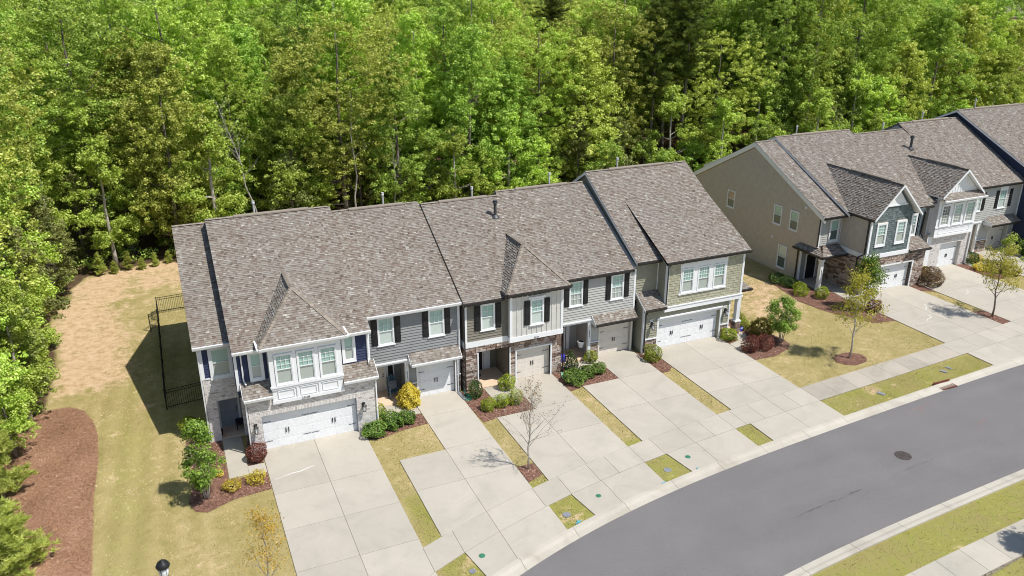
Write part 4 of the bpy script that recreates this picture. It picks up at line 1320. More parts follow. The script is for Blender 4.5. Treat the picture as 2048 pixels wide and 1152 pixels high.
hip(U, .24, 4.60, -.38, 6.07, 8.15, 2.05, 4.67, (5.80 - sl * .30, sl))
# flue on the ridge
def flue(parent, x, y, z, h=.55, mat='steel', r=.055):
    mb = MB(); mb.lathe(x, y, [(r, z - .3), (r, z + h), (r * 1.7, z + h + .01), (r * 1.7, z + h + .10), (r, z + h + .14), (r * 1.5, z + h + .15), (r * 1.5, z + h + .19)], 10)
    if mat == 'pipe': mb.lathe(x, y, [(r * 3, z - .06), (r * 1.2, z + .10)], 10)
    return mb.build('flue_pipe', mat, parent, smooth=False)
flue(U, 1.75, 9.4, 10.05, .75)

# ---------------------------------------------------------------- grey single-garage townhouse
def single_unit(label, X0, X1, wy, sid, shut_x, win_x, mat_g, ridge, eave, num, door_mat, garage_mat, gx0, gx1, dy, post_x, mini, z_lint, trim_g, stone=True, doorlight=False, blind_keys=('blindgreen', 'blindlight'), gridlow=None, rr0=None, rr1=None, rl=False, rr=False, g0=None, g1=None, rtrim='white'):
    U = thing('townhouse', ((X0 + X1) / 2, wy, 0), label, 'townhouse', ROWB if X0 < 40 else ROWF)
    ye, ze = eave; yr, zr = ridge
    px1 = post_x + .22
    core(U, X0, X1, [(wy, z_lint + .12), (15.8 + (wy if wy > 4 else 0), z_lint + .12), (2 * yr - ye - .4, ze - .05), (yr, zr - .2), (wy, ze + .05)], sid)
    # ground floor: recessed entry on the left, garage on the right
    core(U, X0, px1, [(wy + 1.9, 0), (wy + 12, 0), (wy + 12, z_lint + .1), (wy + 1.9, z_lint + .1)], sid)
    core(U, px1, X1, [(dy + .06, 0), (wy + 12, 0), (wy + 12, z_lint + .1), (dy + .06, z_lint + .1)], sid)
    mb = MB(); wall_holes(mb, px1, X1, 0, z_lint + .1, wy + .02, dy + .05, [(gx0 - .02, gx1 + .02, -1, 2.15)]); mb.build('garage_wall', sid, U)
    box(U, 'side_wall', sid, px1 - .02, px1 + .06, wy + .1, wy + 1.9, 0, z_lint)
    box(U, 'porch_floor', 'clay', X0 + .02, px1 - .02, wy - .02, wy + 1.9, 0, .07)
    box(U, 'porch_ceiling', 'white', X0, px1, wy + .02, wy + 1.9, z_lint + .02, z_lint + .11)
    garage_door(U, gx0, gx1, 2.13, dy, garage_mat, 4)
    trim_rect(U, gx0 - .0, gx1 + .0, 0, 2.15, wy + .02, .10, .04, trim_g, 'lr')
    box(U, 'post', 'white', post_x, post_x + .20, wy - .05, wy + .14, 0, z_lint)
    box(U, 'beam', 'white', X0 + .05, post_x + .26, wy - .07, wy + .10, z_lint, z_lint + .12)
    box(U, 'beam_cap', 'white', X0 + .03, post_x + .32, wy - .13, wy + .02, z_lint + .12, z_lint + .19)
    text_part(U, num, .15, (post_x + .10, wy - .055, 1.95), vertical=True)
    zb = z_lint + .2
    holes = [(w - .1, w + .9, 3.85, 5.6) for w in win_x]
    siding(U, sid, X0 + .03, X1 - .1, zb, ze - .16, wy, holes, .17)
    for w in win_x:
        window(U, w, 3.97, .80, 1.55, wy - .0, grid=(3, 2), gridlow=gridlow, up=blind_keys[0], low=blind_keys[1], casing=.07, sillx=.06)  # upper and lower blind colours, nothing here emits light
        box(U, 'window_head', 'white', w - .09, w + .89, wy - .085, wy, 5.58, ze - .1)
    for s in shut_x: shutter(U, s, 3.96, .35, 1.58, wy - .035)
    box(U, 'corner_board', 'white', X1 - .12, X1 + .02, wy - .045, wy, z_lint + .1, ze - .1)
    box(U, 'frieze_board', 'white', X0 + .05, X1 - .12, wy - .05, wy, ze - .19, ze - .08)
    rf = main_roof(U, X0 if rr0 is None else rr0, X1 + .02 if rr1 is None else rr1, ye, ze, yr, zr, gut=rtrim, rl=rl, rr=rr, g0=g0, g1=g1)
    mx0, mx1, mye, mze, mzt = mini
    small_roof(U, mx0, mx1, mye, mze, wy, mzt, rtrim)
    # flanks under the lean-to
    box(U, 'garage_cheek', sid, mx0 + .08, mx0 + .16, mye + .25, wy + .02, 2.2, mze - .1)
    if stone:
        STN = [(px1 + .0, gx0 - .10), (gx1 + .10, X1 - .02)]
        for a, b in STN:
            if b - a > .08:
                stone_face(U, a, b, 0, 1.15, wy + .02, []); box(U, 'stone_cap', 'white', a - .02, b + .02, wy - .06, wy + .02, 1.15, 1.21)
    return U
U2 = single_unit('grey townhouse with black shutters and a lean-to roof over its single garage', 5.97, 11.62, 2.15, 'gray', [6.44, 7.76, 9.39, 10.70], [6.86, 9.82],
                 'gray', (9.3, 9.86), (1.80, 5.88), '2050', 'offwhite', 'white', 9.02, 11.28, 2.38, 8.26, (8.48, 11.50, 1.52, 2.66, 3.12), 2.62, 'white', g0=6.05)
entry_door(U2, 6.55, 4.05, .95, 2.1, 'offwhite', True)
mb = MB(); mb.box(7.72, 8.02, 4.00, 4.045, .1, 2.2); mb.build('sidelight', 'dark_interior', U2)
box(U2, 'door_frame', 'white', 7.62, 7.72, 3.98, 4.05, .1, 2.25); box(U2, 'door_frame', 'white', 8.02, 8.10, 3.98, 4.05, .1, 2.25)
downspout(U2, [(11.40, 1.45, 2.56), (11.44, 2.08, 2.5), (11.44, 2.08, .08)])
flue(U2, 9.55, 9.9, 9.6, .75)
mb = MB(); mb.prism([(11.45, 2.0, .02), (11.55, 1.0, .02), (11.35, 1.0, .02), (11.3, 2.0, .02)], (0, 0, .08)); mb.build('splash_block', 'greylid', U2)

U4 = single_unit('light grey townhouse with black shutters, cream garage and white hanging bucket in its porch', 18.22, 23.86, 2.85, 'ltgray', [18.74, 20.06, 21.68, 23.02], [19.17, 22.11],
                 'ltgray', (9.8, 9.83), (2.58, 5.84), '2056', 'black', 'offwhite', 21.40, 23.70, 3.08, 20.52, (20.78, 23.80, 2.22, 2.64, 3.08), 2.66, 'offwhite',
                 blind_keys=('blindgreen', 'blindgrey'), gridlow=(3, 2), rr0=17.08, rr1=23.55, g0=18.35, rtrim='gutterdark')
entry_door(U4, 18.75, 4.6, .95, 2.1, 'black')
mb = MB(); mb.box(19.86, 20.1, 4.54, 4.595, .1, 2.2); mb.build('sidelight', 'white', U4)
flue(U4, 21.2, 10.1, 9.6, .85)

# ---------------------------------------------------------------- stone and board-and-batten townhouse
U3 = thing('townhouse', (15.0, 1.85, 0), 'taupe townhouse with brown stone ground floor and off-white board-and-batten bay', 'townhouse', ROWB)
wy = 1.9
H = [(12.58, 14.72, -1, 2.52), (15.03, 17.47, -1, 2.2)]
mb = MB(); wall_holes(mb, 11.86, 18.18, 0, 2.90, wy, wy + .3, H); mb.build('stone_wall', 'stonegrout', U3)
stone_face(U3, 11.86, 18.18, 0, 2.88, wy, H)
stone_face(U3, wy, wy + 2.0, 0, 2.88, 11.86, [], axis='l')
core(U3, 11.88, 14.8, [(wy + 2.3, 0), (15, 0), (15, 2.9), (wy + 2.3, 2.9)], 'taupe'); core(U3, 14.8, 18.16, [(wy + .3, 0), (15, 0), (15, 2.9), (wy + .3, 2.9)], 'taupe')
box(U3, 'side_wall', 'taupe', 11.88, 12.58, wy + .3, wy + 2.3, 0, 2.8); box(U3, 'side_wall', 'taupe', 14.72, 14.8, wy + .3, wy + 2.3, 0, 2.8)
box(U3, 'porch_ceiling', 'white', 12.5, 14.75, wy + .28, wy + 2.3, 2.55, 2.7); box(U3, 'porch_floor', 'clay', 12.58, 14.72, wy - .02, wy + 2.3, 0, .08)
trim_rect(U3, 12.66, 14.64, 0, 2.44, wy - .03, .08, .05, 'white', 'lr'); trim_rect(U3, 15.12, 17.38, 0, 2.10, wy - .03, .09, .05, 'white', 'ltr')
entry_door(U3, 12.85, wy + 2.28, .92, 2.1, 'black')
box(U3, 'sidelight_panel', 'white', 13.88, 14.30, wy + 2.22, wy + 2.29, .1, 2.2); box(U3, 'sidelight', 'dark_interior', 14.0, 14.18, wy + 2.20, wy + 2.225, 1.5, 2.05)
garage_door(U3, 15.10, 17.42, 2.13, wy + .24, 'offwhite', 4)
core(U3, 11.86, 17.08, [(wy, 2.9), (15.5, 2.9), (15.8, 5.8), (8.95, 9.6), (wy, 5.85)], 'taupe'); core(U3, 17.08, 18.18, [(wy, 2.9), (15.5, 2.9), (15.8, 5.6), (9.8, 9.55), (3.0, 5.8), (wy, 5.3)], 'taupe')
siding(U3, 'taupe', 11.98, 14.5, 3.24, 5.68, wy, [(12.80, 13.72, 3.85, 5.7)], .17)
box(U3, 'band_board', 'white', 11.84, 14.5, wy - .06, wy, 2.88, 3.24); box(U3, 'corner_board', 'white', 11.84, 11.98, wy - .045, wy, 3.24, 5.7)
box(U3, 'band_board', 'white', 11.80, 11.86, wy - .06, wy + .6, 2.88, 3.24); box(U3, 'frieze_board', 'white', 11.98, 14.5, wy - .05, wy, 5.62, 5.74)
window(U3, 12.90, 3.90, .76, 1.52, wy, grid=(2, 2), casing=.07, sillx=.06, low='blindlight'); box(U3, 'window_head', 'white', 12.80, 13.76, wy - .085, wy, 5.50, 5.70)
shutter(U3, 12.44, 3.88, .36, 1.56, wy - .035); shutter(U3, 13.76, 3.88, .36, 1.56, wy - .035)
rf = main_roof(U3, 11.68, 17.1, 1.5, 5.84, 8.95, 9.80, gut='gutterdark', g1=14.2, trim='taupe')
by = 1.52
core(U3, 14.56, 17.98, [(by, 2.92), (3.0, 2.92), (3.6, 6.05), (by, 6.05)], 'panelw', 'bay_wall')
for i in range(9):
    x = 14.98 + i * .325
    if i in (2, 3, 4, 5): 
        box(U3, 'batten', 'panelw', x, x + .05, by - .025, by, 3.2, 3.78)
        if i in (2, 5): pass
        box(U3, 'batten', 'panelw', x, x + .05, by - .025, by, 5.66, 6.0)
    else: box(U3, 'batten', 'panelw', x, x + .05, by - .025, by, 3.2, 6.0)
box(U3, 'corner_board', 'white', 14.52, 14.68, by - .035, by, 3.2, 6.02); box(U3, 'corner_board', 'white', 17.86, 18.02, by - .035, by, 3.2, 6.02)
box(U3, 'corner_board', 'white', 14.53, 14.56, by, by + .12, 3.2, 6.02); box(U3, 'band_board', 'white', 14.50, 18.04, by - .05, by, 2.90, 3.20); box(U3, 'band_board', 'white', 14.50, 14.56, by, wy, 2.90, 3.20)
window(U3, 15.90, 3.88, .74, 1.52, by, grid=(2, 3), casing=.07, sillx=.06, low='blindlight'); box(U3, 'window_head', 'white', 15.72, 16.82, by - .12, by, 5.50, 5.62)
shutter(U3, 15.44, 3.86, .35, 1.55, by - .03); shutter(U3, 16.75, 3.86, .35, 1.55, by - .03)
text_part(U3, '2054', .15, (16.25, by - .055, 2.93))
s3 = (9.80 - 5.84) / (8.95 - 1.5)
hip(U3, 14.22, 18.30, 1.14, 6.10, 8.20, 3.5, 6.1, (5.84 - s3 * 1.5, s3), 'gutterdark')
flue(U3, 15.3, 9.4, 9.5, .75); flue(U3, 16.05, 7.3, 8.93, .85, 'pipe', .10)
downspout(U3, [(11.75, 1.4, 5.72), (11.80, 1.80, 5.5), (11.80, 1.80, .1)], 'gutterdark'); downspout(U3, [(18.22, 1.80, 2.9), (18.22, 1.80, .1)], 'gutterdark')

# ---------------------------------------------------------------- sage green townhouse
U5 = thing('townhouse', (28.0, 2.2, 0), 'sage green end townhouse with shake-clad upper floor and white double garage door', 'townhouse', ROWB)
gy = 2.15; bx0, bx1, by = 25.68, 31.72, 2.02
mb = MB(); wall_holes(mb, 24.22, 30.95, 0, 2.9, gy, gy + .3, [(25.38, 30.22, -1, 2.15)]); mb.build('garage_wall', 'sage', U5)
core(U5, 24.22, 30.95, [(gy + .3, 0), (20, 0), (20, 2.95), (gy + .3, 2.95)], 'sage')
core(U5, 30.95, 32.1, [(gy + 2.4, 0), (20, 0), (20, 2.95), (gy + 2.4, 2.95)], 'sage')
garage_door(U5, 25.40, 30.20, 2.13, gy + .26)
trim_rect(U5, 25.36, 30.24, 0, 2.15, gy, .12, .05, 'white', 'ltr'); box(U5, 'door_head', 'white', 25.20, 30.40, gy - .12, gy, 2.30, 2.38)
siding(U5, 'sage', 24.36, 25.24, 1.05, 2.75, gy, [], .17); siding(U5, 'sage', 30.37, 30.92, 1.05, 2.75, gy, [], .17); siding(U5, 'sage', 25.24, 30.37, 2.40, 2.78, gy, [], .17)
stone_face(U5, 24.34, 25.24, 0, .95, gy, []); stone_face(U5, 30.37, 30.95, 0, .95, gy, [])
box(U5, 'stone_cap', 'white', 24.32, 25.26, gy - .09, gy, .95, 1.03); box(U5, 'stone_cap', 'white', 30.35, 30.98, gy - .09, gy, .95, 1.03)
box(U5, 'corner_board', 'white', 24.18, 24.34, gy - .05, gy, 0, 2.9); box(U5, 'corner_board', 'white', 24.19, 24.22, gy, gy + .14, 0, 3.2); box(U5, 'corner_board', 'white', 30.92, 31.04, gy - .05, gy + .05, 0, 2.9)
lantern(U5, 24.80, gy - .03, 1.98); lantern(U5, 30.62, gy - .03, 1.98)
box(U5, 'light_block', 'white', 24.68, 24.92, gy - .035, gy, 1.98, 2.34); box(U5, 'light_block', 'white', 30.50, 30.74, gy - .035, gy, 1.98, 2.34)
# left side wall with lapped boards and lean-to roof
MB().prism([(24.215, gy, 0), (24.215, 3.1, 0), (24.215, 3.1, 3.9), (24.215, gy, 3.30)], (.3, 0, 0)).build('side_wall', 'sage', U5)
siding(U5, 'sage', gy + .14, 5.0, 0.1, 3.9, 24.22, [], .17, axis='l', top=lambda z: (gy + max(.14, (z - 3.2) / .66), 5.0 if z < 2.9 else 3.1))
p = [(24.10, 1.80, 3.20), (25.72, 1.80, 3.20), (25.72, 3.06, 4.04), (24.10, 3.06, 4.04)]
r = roof_slab(U5, [p], .10, name='porch_roof'); shingle_field(r, p, e=.15); gutter(r, (24.10, 1.80, 3.20), (25.66, 1.80, 3.20), mat='gutterdark')
MB().prism([(24.10, 1.80, 3.03), (24.10, 3.06, 3.87), (24.10, 3.06, 4.02), (24.10, 1.80, 3.18)], (-.03, 0, 0)).build('rake_board', 'white', r)
# recessed wall behind the lean-to
core(U5, 24.0, 25.9, [(3.05, 3.5), (17.2, 3.5), (17.2, 5.9), (9.8, 10.33), (3.05, 6.3)], 'sage')
siding(U5, 'sage', 24.04, 25.66, 3.8, 6.2, 3.05, [], .17)
box(U5, 'corner_board', 'white', 25.60, 25.66, 2.99, 3.05, 4.0, 6.2)
siding(U5, 'sage', 3.1, 9.8, 5.6, 10.2, 24.0, [], .17, axis='l', top=lambda z: (3.05 + max(0, (z - 6.25)) / .597, 9.8))
# upper box
core(U5, bx0, bx1, [(by, 2.82), (17, 2.82), (17, 5.8), (9.8, 10.1), (7.1, 8.65), (by, 6.15)], 'sage')
HB = [(26.72, 30.30, 3.84, 5.62)]
shake_face(U5, bx0 + .14, bx1 - .14, 3.14, 5.95, by, HB, 'shakesage')
siding(U5, 'sage', by + .13, 7.0, 3.0, 8.6, bx0, [], .17, axis='l', top=lambda z: (by + .13 + max(0, (z - 6.15)) / .49, 3.08 if z < 6.35 else 7.0))
box(U5, 'corner_board', 'white', bx0 - .03, bx0 + .13, by - .045, by, 3.1, 6.1); box(U5, 'corner_board', 'white', bx0 - .035, bx0, by, by + .13, 3.1, 6.1); box(U5, 'corner_board', 'white', bx1 - .13, bx1 + .03, by - .045, by, 3.1, 6.1)
box(U5, 'frieze_board', 'white', bx0 + .13, bx1 - .13, by - .05, by, 5.92, 6.10)
box(U5, 'band_board', 'white', bx0 - .05, bx1 + .05, by - .07, by + .2, 2.76, 3.06); box(U5, 'band_cap', 'white', bx0 - .08, bx1 + .08, by - .11, by, 3.06, 3.12)
for i, wx in enumerate((26.86, 28.10, 29.34)):
    window(U5, wx, 3.95, .80, 1.55, by, grid=(4, 3), casing=.07)
for a, b in ((26.70, 26.79), (27.73, 28.03), (28.97, 29.27), (30.21, 30.33)): box(U5, 'trim_board', 'white', a, b, by - .05, by, 3.86, 5.6)
box(U5, 'trim_board', 'white', 26.62, 30.38, by - .09, by, 3.78, 3.86); box(U5, 'window_head', 'white', 26.66, 30.36, by - .055, by, 5.58, 5.92)
for i in range(4):
    x = 26.75 + i * 1.13
    mb = MB(); mb.prism([(x, by - .05, 5.78), (x, by - .22, 6.0), (x, by - .30, 6.12), (x, by - .05, 6.12)], (.07, 0, 0)); mb.build('bracket', 'white', U5)
# entry porch at the right
box(U5, 'pier', 'white', 31.62, 31.92, gy - .03, gy + .27, 1.05, 2.8); box(U5, 'pier_cap', 'white', 31.52, 32.02, gy - .13, gy + .37, .97, 1.05)
box(U5, 'stone_pier', 'stonegrout', 31.56, 31.98, gy - .09, gy + .33, 0, .97); stone_face(U5, 31.56, 31.98, 0, .97, gy - .09, []); stone_face(U5, gy - .09, gy + .33, 0, .97, 31.56, [], axis='l')
box(U5, 'porch_floor', 'clay', 30.98, 32.1, gy - .1, gy + 2.4, 0, .08); box(U5, 'porch_ceiling', 'white', 30.95, 32.05, gy - .02, gy + 2.4, 2.75, 2.85)
box(U5, 'porch_wall', 'bluegray', 31.05, 31.6, gy + 1.0, gy + 1.04, .1, 2.3)
p = [(31.75, 2.6, 3.05), (33.15, 2.6, 3.05), (32.7, 5.0, 3.6), (31.75, 5.0, 3.6)]
r = roof_slab(U5, [p], .10, name='porch_roof'); shingle_field(r, p, e=.15); gutter(r, (31.8, 2.6, 3.05), (33.15, 2.6, 3.05), mat='gutterdark')
core(U5, 31.75, 32.6, [(4.2, 0), (18, 0), (18, 3.3), (4.2, 3.3)], 'sage')
# roofs: wide slope over the box, steeper strip at the left
se = .597; ydiv, zdiv = 7.1, 6.2 + .597 * (7.1 - 2.6)
strip = [(23.78, 2.6, 6.2), (25.95, 2.6, 6.2), (25.95, ydiv, zdiv), (23.78, ydiv, zdiv)]
upper = [(23.78, ydiv, zdiv), (32.0, ydiv, zdiv), (32.0, 9.8, 10.50), (23.78, 9.8, 10.50)]
boxr = [(25.42, 1.72, 6.24), (32.0, 1.72, 6.24), (32.0, ydiv, zdiv + .01), (25.42, ydiv, zdiv + .01)]
back = [(32.0, 17.4, 5.95), (23.78, 17.4, 5.95), (23.78, 9.8, 10.50), (32.0, 9.8, 10.50)]
rf = roof_slab(U5, [strip, upper, boxr]); MB().prism(back, (0, 0, -.14)).build('roof', 'rooffar', U5, label='rear roof slope')
for q in (strip, upper, boxr): shingle_field(rf, q)
cap_row(rf, (23.78, 9.8, 10.51), (32.0, 9.8, 10.51))
MB().prism([(25.6, 9.64, 10.48), (25.6, 9.65, 10.55), (25.6, 9.8, 10.61), (25.6, 9.95, 10.55), (25.6, 9.96, 10.48)], (4.5, 0, 0)).build('ridge_vent', 'ridge', rf)
rake(U5, 23.78, 2.6, 6.2, 9.8, 10.50, -1); rake(U5, 23.78, 9.8, 10.50, 17.4, 5.95, -1); rake(U5, 32.0, 1.72, 6.24, ydiv, zdiv, 1); rake(U5, 32.0, ydiv, zdiv, 9.8, 10.50, 1)
MB().prism([(25.42, 1.72, 6.04), (25.42, ydiv - .3, zdiv - .2), (25.42, ydiv, zdiv), (25.42, 1.72, 6.235)], (.035, 0, 0)).build('rake_board', 'gray', U5)  # gray instead of white: shade along this roof step put into the board colour
gutter(U5, (23.8, 2.6, 6.2), (25.6, 2.6, 6.2), mat='gutterdark'); gutter(U5, (25.44, 1.72, 6.24), (32.0, 1.72, 6.24), mat='gutterdark')
downspout(U5, [(25.62, 1.60, 6.06), (25.72, 1.95, 5.85), (25.72, 1.95, 3.45), (25.68, 1.90, 3.3)], 'gutterdark', .05)
downspout(U5, [(24.28, 1.70, 3.1), (24.30, 2.06, 2.9), (24.30, 2.06, .1)], 'gutterdark', .05)
flue(U5, 26.6, 10.3, 10.1, .85)

# ---------------------------------------------------------------- farther row
B1 = thing('townhouse', (46.5, 4.2, 0), 'tan end townhouse with slate-blue shake gable over a stone double garage', 'townhouse', ROWF)
# long side wall
wx = 42.85
zt = lambda y: 5.72 + (y - 6.9) * .47 if y < 15.1 else 9.58 - (y - 15.1) * .54
core(B1, wx, 45.05, [(6.92, 3.3), (8.62, 3.3), (8.62, 0), (22.9, 0), (22.9, 5.5), (15.1, 9.62), (6.92, 5.72)], 'tan')
WH = [(11.10, 12.05, 3.8, 5.6), (9.2, 10.15, 3.8, 5.6), (10.0, 11.0, .4, 2.45), (17.0, 18.1, 3.7, 5.4)]
siding(B1, 'tan', 6.95, 22.9, .15, 9.5, wx, WH, .185, axis='l', top=lambda z: ((8.62 if z < 3.25 else max(6.95, 6.9 + (z - 5.78) / .47)), min(22.9, 15.1 + (9.55 - z) / .54)))
window(B1, 12.02, 3.97, .84, 1.5, wx, 'l', grid=None, casing=.06, low='blinddark'); window(B1, 10.10, 3.99, .84, 1.5, wx, 'l', grid=None, casing=.06, low='blinddark')
window(B1, 11.02, .50, .90, 1.84, wx, 'l', grid=None, casing=.06, up='blindlight', low='blinddark'); window(B1, 18.08, 3.85, .90, 1.42, wx, 'l', grid=None, casing=.06, up='blindpeach', low='blinddark')
for y, z, s in ((8.55, 6.1, .2), (11.95, 2.75, .2), (10.4, .15, .13)):
    mb = MB(); mb.box(wx - .06, wx - .02, y - s / 2, y + s / 2, z - s / 2, z + s / 2); mb.box(wx - .10, wx - .06, y - s / 3, y + s / 3, z - s / 4, z + s / 3); mb.build('wall_vent', 'white', B1)
# front of the left part
siding(B1, 'ltgray', wx + .1, 45.0, 3.45, 5.65, 6.9, [(43.7, 44.95, 3.6, 5.8)], .17)
box(B1, 'corner_board', 'white', wx - .03, wx + .12, 6.855, 6.9, 3.3, 5.75); box(B1, 'corner_board', 'white', 44.92, 45.0, 6.85, 6.9, 3.3, 5.7)
window(B1, 43.93, 3.78, .72, 1.60, 6.9, grid=None, casing=.13, low='blinddark')
main_roof(B1, 42.66, 45.0, 6.35, 5.85, 15.1, 10.05, yb=23.5, zb=5.6, vent=False, gut='gutterdark')
for (ya, za_, yb_, zb_) in ((6.35, 5.85, 15.1, 10.05), (15.1, 10.05, 23.5, 5.6)):
    MB().prism([(42.66, ya, za_ - .40), (42.66, yb_, zb_ - .40), (42.66, yb_, zb_ - .19), (42.66, ya, za_ - .19)], (.14, 0, 0)).build('frieze_board', 'white', B1)
# entry porch with hipped roof and column
core(B1, 45.0, 51.3, [(4.35, 0), (22, 0), (22, 3.1), (4.35, 3.1)], 'tan')
box(B1, 'porch_floor', 'concretew', 42.80, 45.0, 5.9, 8.6, 0, .08)
entry_door(B1, 43.55, 8.58, .95, 2.1, 'black'); box(B1, 'corner_board', 'white', 42.82, 42.98, 8.52, 8.60, 0, 2.7); box(B1, 'sidelight_panel', 'gray', 43.0, 43.44, 8.57, 8.6, .1, 2.6)
mb = MB(); mb.box(42.62, 42.90, 6.02, 6.30, 0, 2.62); mb.box(42.58, 42.94, 5.98, 6.34, 0, .22); mb.box(42.58, 42.94, 5.98, 6.34, 2.46, 2.62); mb.build('column', 'white', B1)
text_part(B1, '2058', .13, (42.76, 6.01, 1.7), vertical=True)
box(B1, 'beam', 'white', 42.60, 45.0, 6.0, 6.22, 2.62, 2.84); box(B1, 'beam', 'white', 42.60, 42.85, 6.22, 8.7, 2.62, 2.84)
pf = [(42.42, 5.80, 2.90), (45.0, 5.80, 2.90), (45.0, 6.88, 3.40), (43.4, 6.88, 3.40)]
pl = [(42.42, 9.0, 2.90), (42.42, 5.80, 2.90), (43.1, 6.88, 3.36), (43.1, 8.6, 3.36)]
r = roof_slab(B1, [pf, pl], .10, name='porch_roof'); shingle_field(r, pf, e=.15); shingle_field(r, pl, e=.15)
gutter(r, (42.42, 5.80, 2.90), (45.0, 5.80, 2.90), mat='gutterdark'); gutter_y(r, 42.42, 5.8, 9.0, 2.90, 'gutterdark'); 
downspout(B1, [(42.68, 6.3, 5.76), (42.76, 6.84, 5.55), (42.76, 6.84, 3.4)], 'gutterdark', .06); downspout(B1, [(42.36, 8.85, 2.8), (42.76, 8.75, 2.6), (42.76, 8.75, .1)], 'gutterdark', .06)
# stone garage front
sy = 4.05
H = [(45.18, 50.0, -1, 2.2)]
mb = MB(); wall_holes(mb, 44.95, 51.25, 0, 3.15, sy, sy + .32, H); mb.build('stone_wall', 'stonegrout', B1)
stone_face(B1, 44.95, 51.25, 0, 2.9, sy, H, limit=170); stone_face(B1, sy, 8.6, 0, 2.9, 44.95, [], axis='l', limit=300)
garage_door(B1, 45.2, 49.98, 2.13, sy + .28); trim_rect(B1, 45.2, 49.98, 0, 2.13, sy, .12, .05, 'white', 'ltr')
# tan side of the gable wing
core(B1, 45.0, 51.3, [(5.2, 3.1), (22, 3.1), (22, 5.9), (15.2, 10.0), (5.6, 5.85), (5.2, 5.85)], 'tan')
core(B1, 45.0, 49.2, [(4.05, 3.0), (8.4, 3.0), (8.4, 6.05), (4.05, 6.05)], 'tan')
siding(B1, 'tan', 4.2, 6.9, 3.35, 6.5, 45.0, [], .185, axis='l', top=lambda z: (4.2 if z < 5.95 else 6.3 + (z - 5.95) * 2, 6.9))
box(B1, 'band_board', 'white', 44.92, 45.0, 4.0, 6.9, 2.95, 3.33); box(B1, 'band_board', 'white', 44.92, 49.3, 3.93, 4.05, 2.95, 3.25)
box(B1, 'corner_board', 'white', 44.94, 45.12, 3.99, 4.04, 3.25, 6.1); box(B1, 'corner_board', 'white', 49.06, 49.24, 3.99, 4.04, 3.25, 6.1); box(B1, 'corner_board', 'white', 44.945, 45.0, 4.04, 4.18, 3.33, 6.0)
xc = 47.25; za = 8.62; gz = 6.15; ghw = 2.4
MB().prism([(45.0, 4.05, 6.0), (49.2, 4.05, 6.0), (49.2, 4.05, 6.25), (xc, 4.05, 8.35), (45.0, 4.05, 6.25)], (0, .3, 0)).build('gable_wall', 'darkteal', B1)
HG = [(45.62, 46.62, 3.9, 5.75), (47.6, 48.6, 3.9, 5.75)]
shake_face(B1, 45.12, 49.06, 3.27, 7.0, 4.05, HG, 'shaketeal', top=lambda z: (45.0 + max(0, (z - 6.2) / 1.02), 49.2 - max(0, (z - 6.2) / 1.02)))
for wx_ in (45.72, 47.70):
    window(B1, wx_, 4.0, .78, 1.56, 4.05, grid=(3, 3), casing=.13, low='blindgrey')
# white fan at the gable peak
MB().prism([(46.25, 4.0, 7.0), (48.25, 4.0, 7.0), (xc, 4.0, 8.2)], (0, .08, 0)).build('gable_fan', 'white', B1)
MB().box(46.18, 48.32, 3.96, 4.06, 6.92, 7.02).build('gable_fan_rail', 'white', B1)
sB = (10.30 - 6.0) / (15.2 - 5.95); cB = 6.0 - sB * 5.95
ybk = (za - cB) / sB; yj = (gz - cB) / sB
gl = [(xc - ghw, yj, gz), (xc - ghw, 3.62, gz), (xc, 3.62, za), (xc, ybk, za)]
gr = [(xc + ghw, 3.62, gz), (xc + ghw, yj, gz), (xc, ybk, za), (xc, 3.62, za)]
def gable_roof(parent, gl, gr, xc, za, y0, gz, ghw, ybk, peak_w=.17):
    r = roof_slab(parent, [gl, gr], .09, 'white', name='gable_roof')
    for q in (gl, gr): shingle_field(r, q, lift=.004)
    cap_row(r, (xc, y0, za + .02), (xc, ybk - .1, za + .02))
    L = ybk - y0
    MB().prism([(xc - .17, y0 + L * .15, za), (xc - .15, y0 + L * .15, za + .08), (xc, y0 + L * .15, za + .14), (xc + .15, y0 + L * .15, za + .08), (xc + .17, y0 + L * .15, za)], (0, L * .5, 0)).build('ridge_vent', 'ridge', r)
    for s in (-1, 1):
        MB().prism([(xc + s * ghw, y0, gz - .16), (xc, y0, za - .17), (xc, y0, za - .005), (xc + s * ghw, y0, gz - .005)], (0, -.04, 0)).build('rake_board', 'white', r)
    return r
gable_roof(B1, gl, gr, xc, za, 3.62, gz, ghw, ybk)
gutter_y(B1, xc - ghw, 3.7, yj - .1, gz, 'gutterdark', -1)
downspout(B1, [(44.78, 4.1, 6.05), (44.90, 4.16, 5.85), (44.90, 4.16, 3.35), (44.84, 4.7, 2.95), (44.84, 4.7, .1)], 'gutterdark', .07)
# right part with board and batten
core(B1, 49.2, 51.9, [(5.2, 3.1), (5.3, 3.1), (5.3, 5.9), (5.2, 5.9)], 'darkteal')
for i in range(7): box(B1, 'batten', 'darkteal', 49.6 + i * .36, 49.65 + i * .36, 5.17, 5.2, 3.6, 5.85)
window(B1, 50.25, 3.90, .70, 1.55, 5.2, grid=(2, 3), casing=.12)
small_roof(B1, 49.26, 51.45, 3.75, 3.15, 5.18, 3.72, 'gutterdark', left=False)
downspout(B1, [(52.0, 5.6, 5.85), (51.85, 5.12, 5.6), (51.75, 5.12, 3.9), (51.5, 4.7, 3.7)], 'gutterdark', .08)
main_roof(B1, 44.72, 52.9, 5.95, 6.0, 15.2, 10.30, gut=False, vent=True); gutter(B1, (49.7, 5.62, 5.86), (53.2, 5.62, 5.86), mat='gutterdark')
MB().prism([(49.5, 5.62, 5.86), (53.2, 5.62, 5.86), (53.2, 6.0, 6.04), (49.5, 6.0, 6.04)], (0, 0, -.1)).build('roof', 'roofbase', B1)
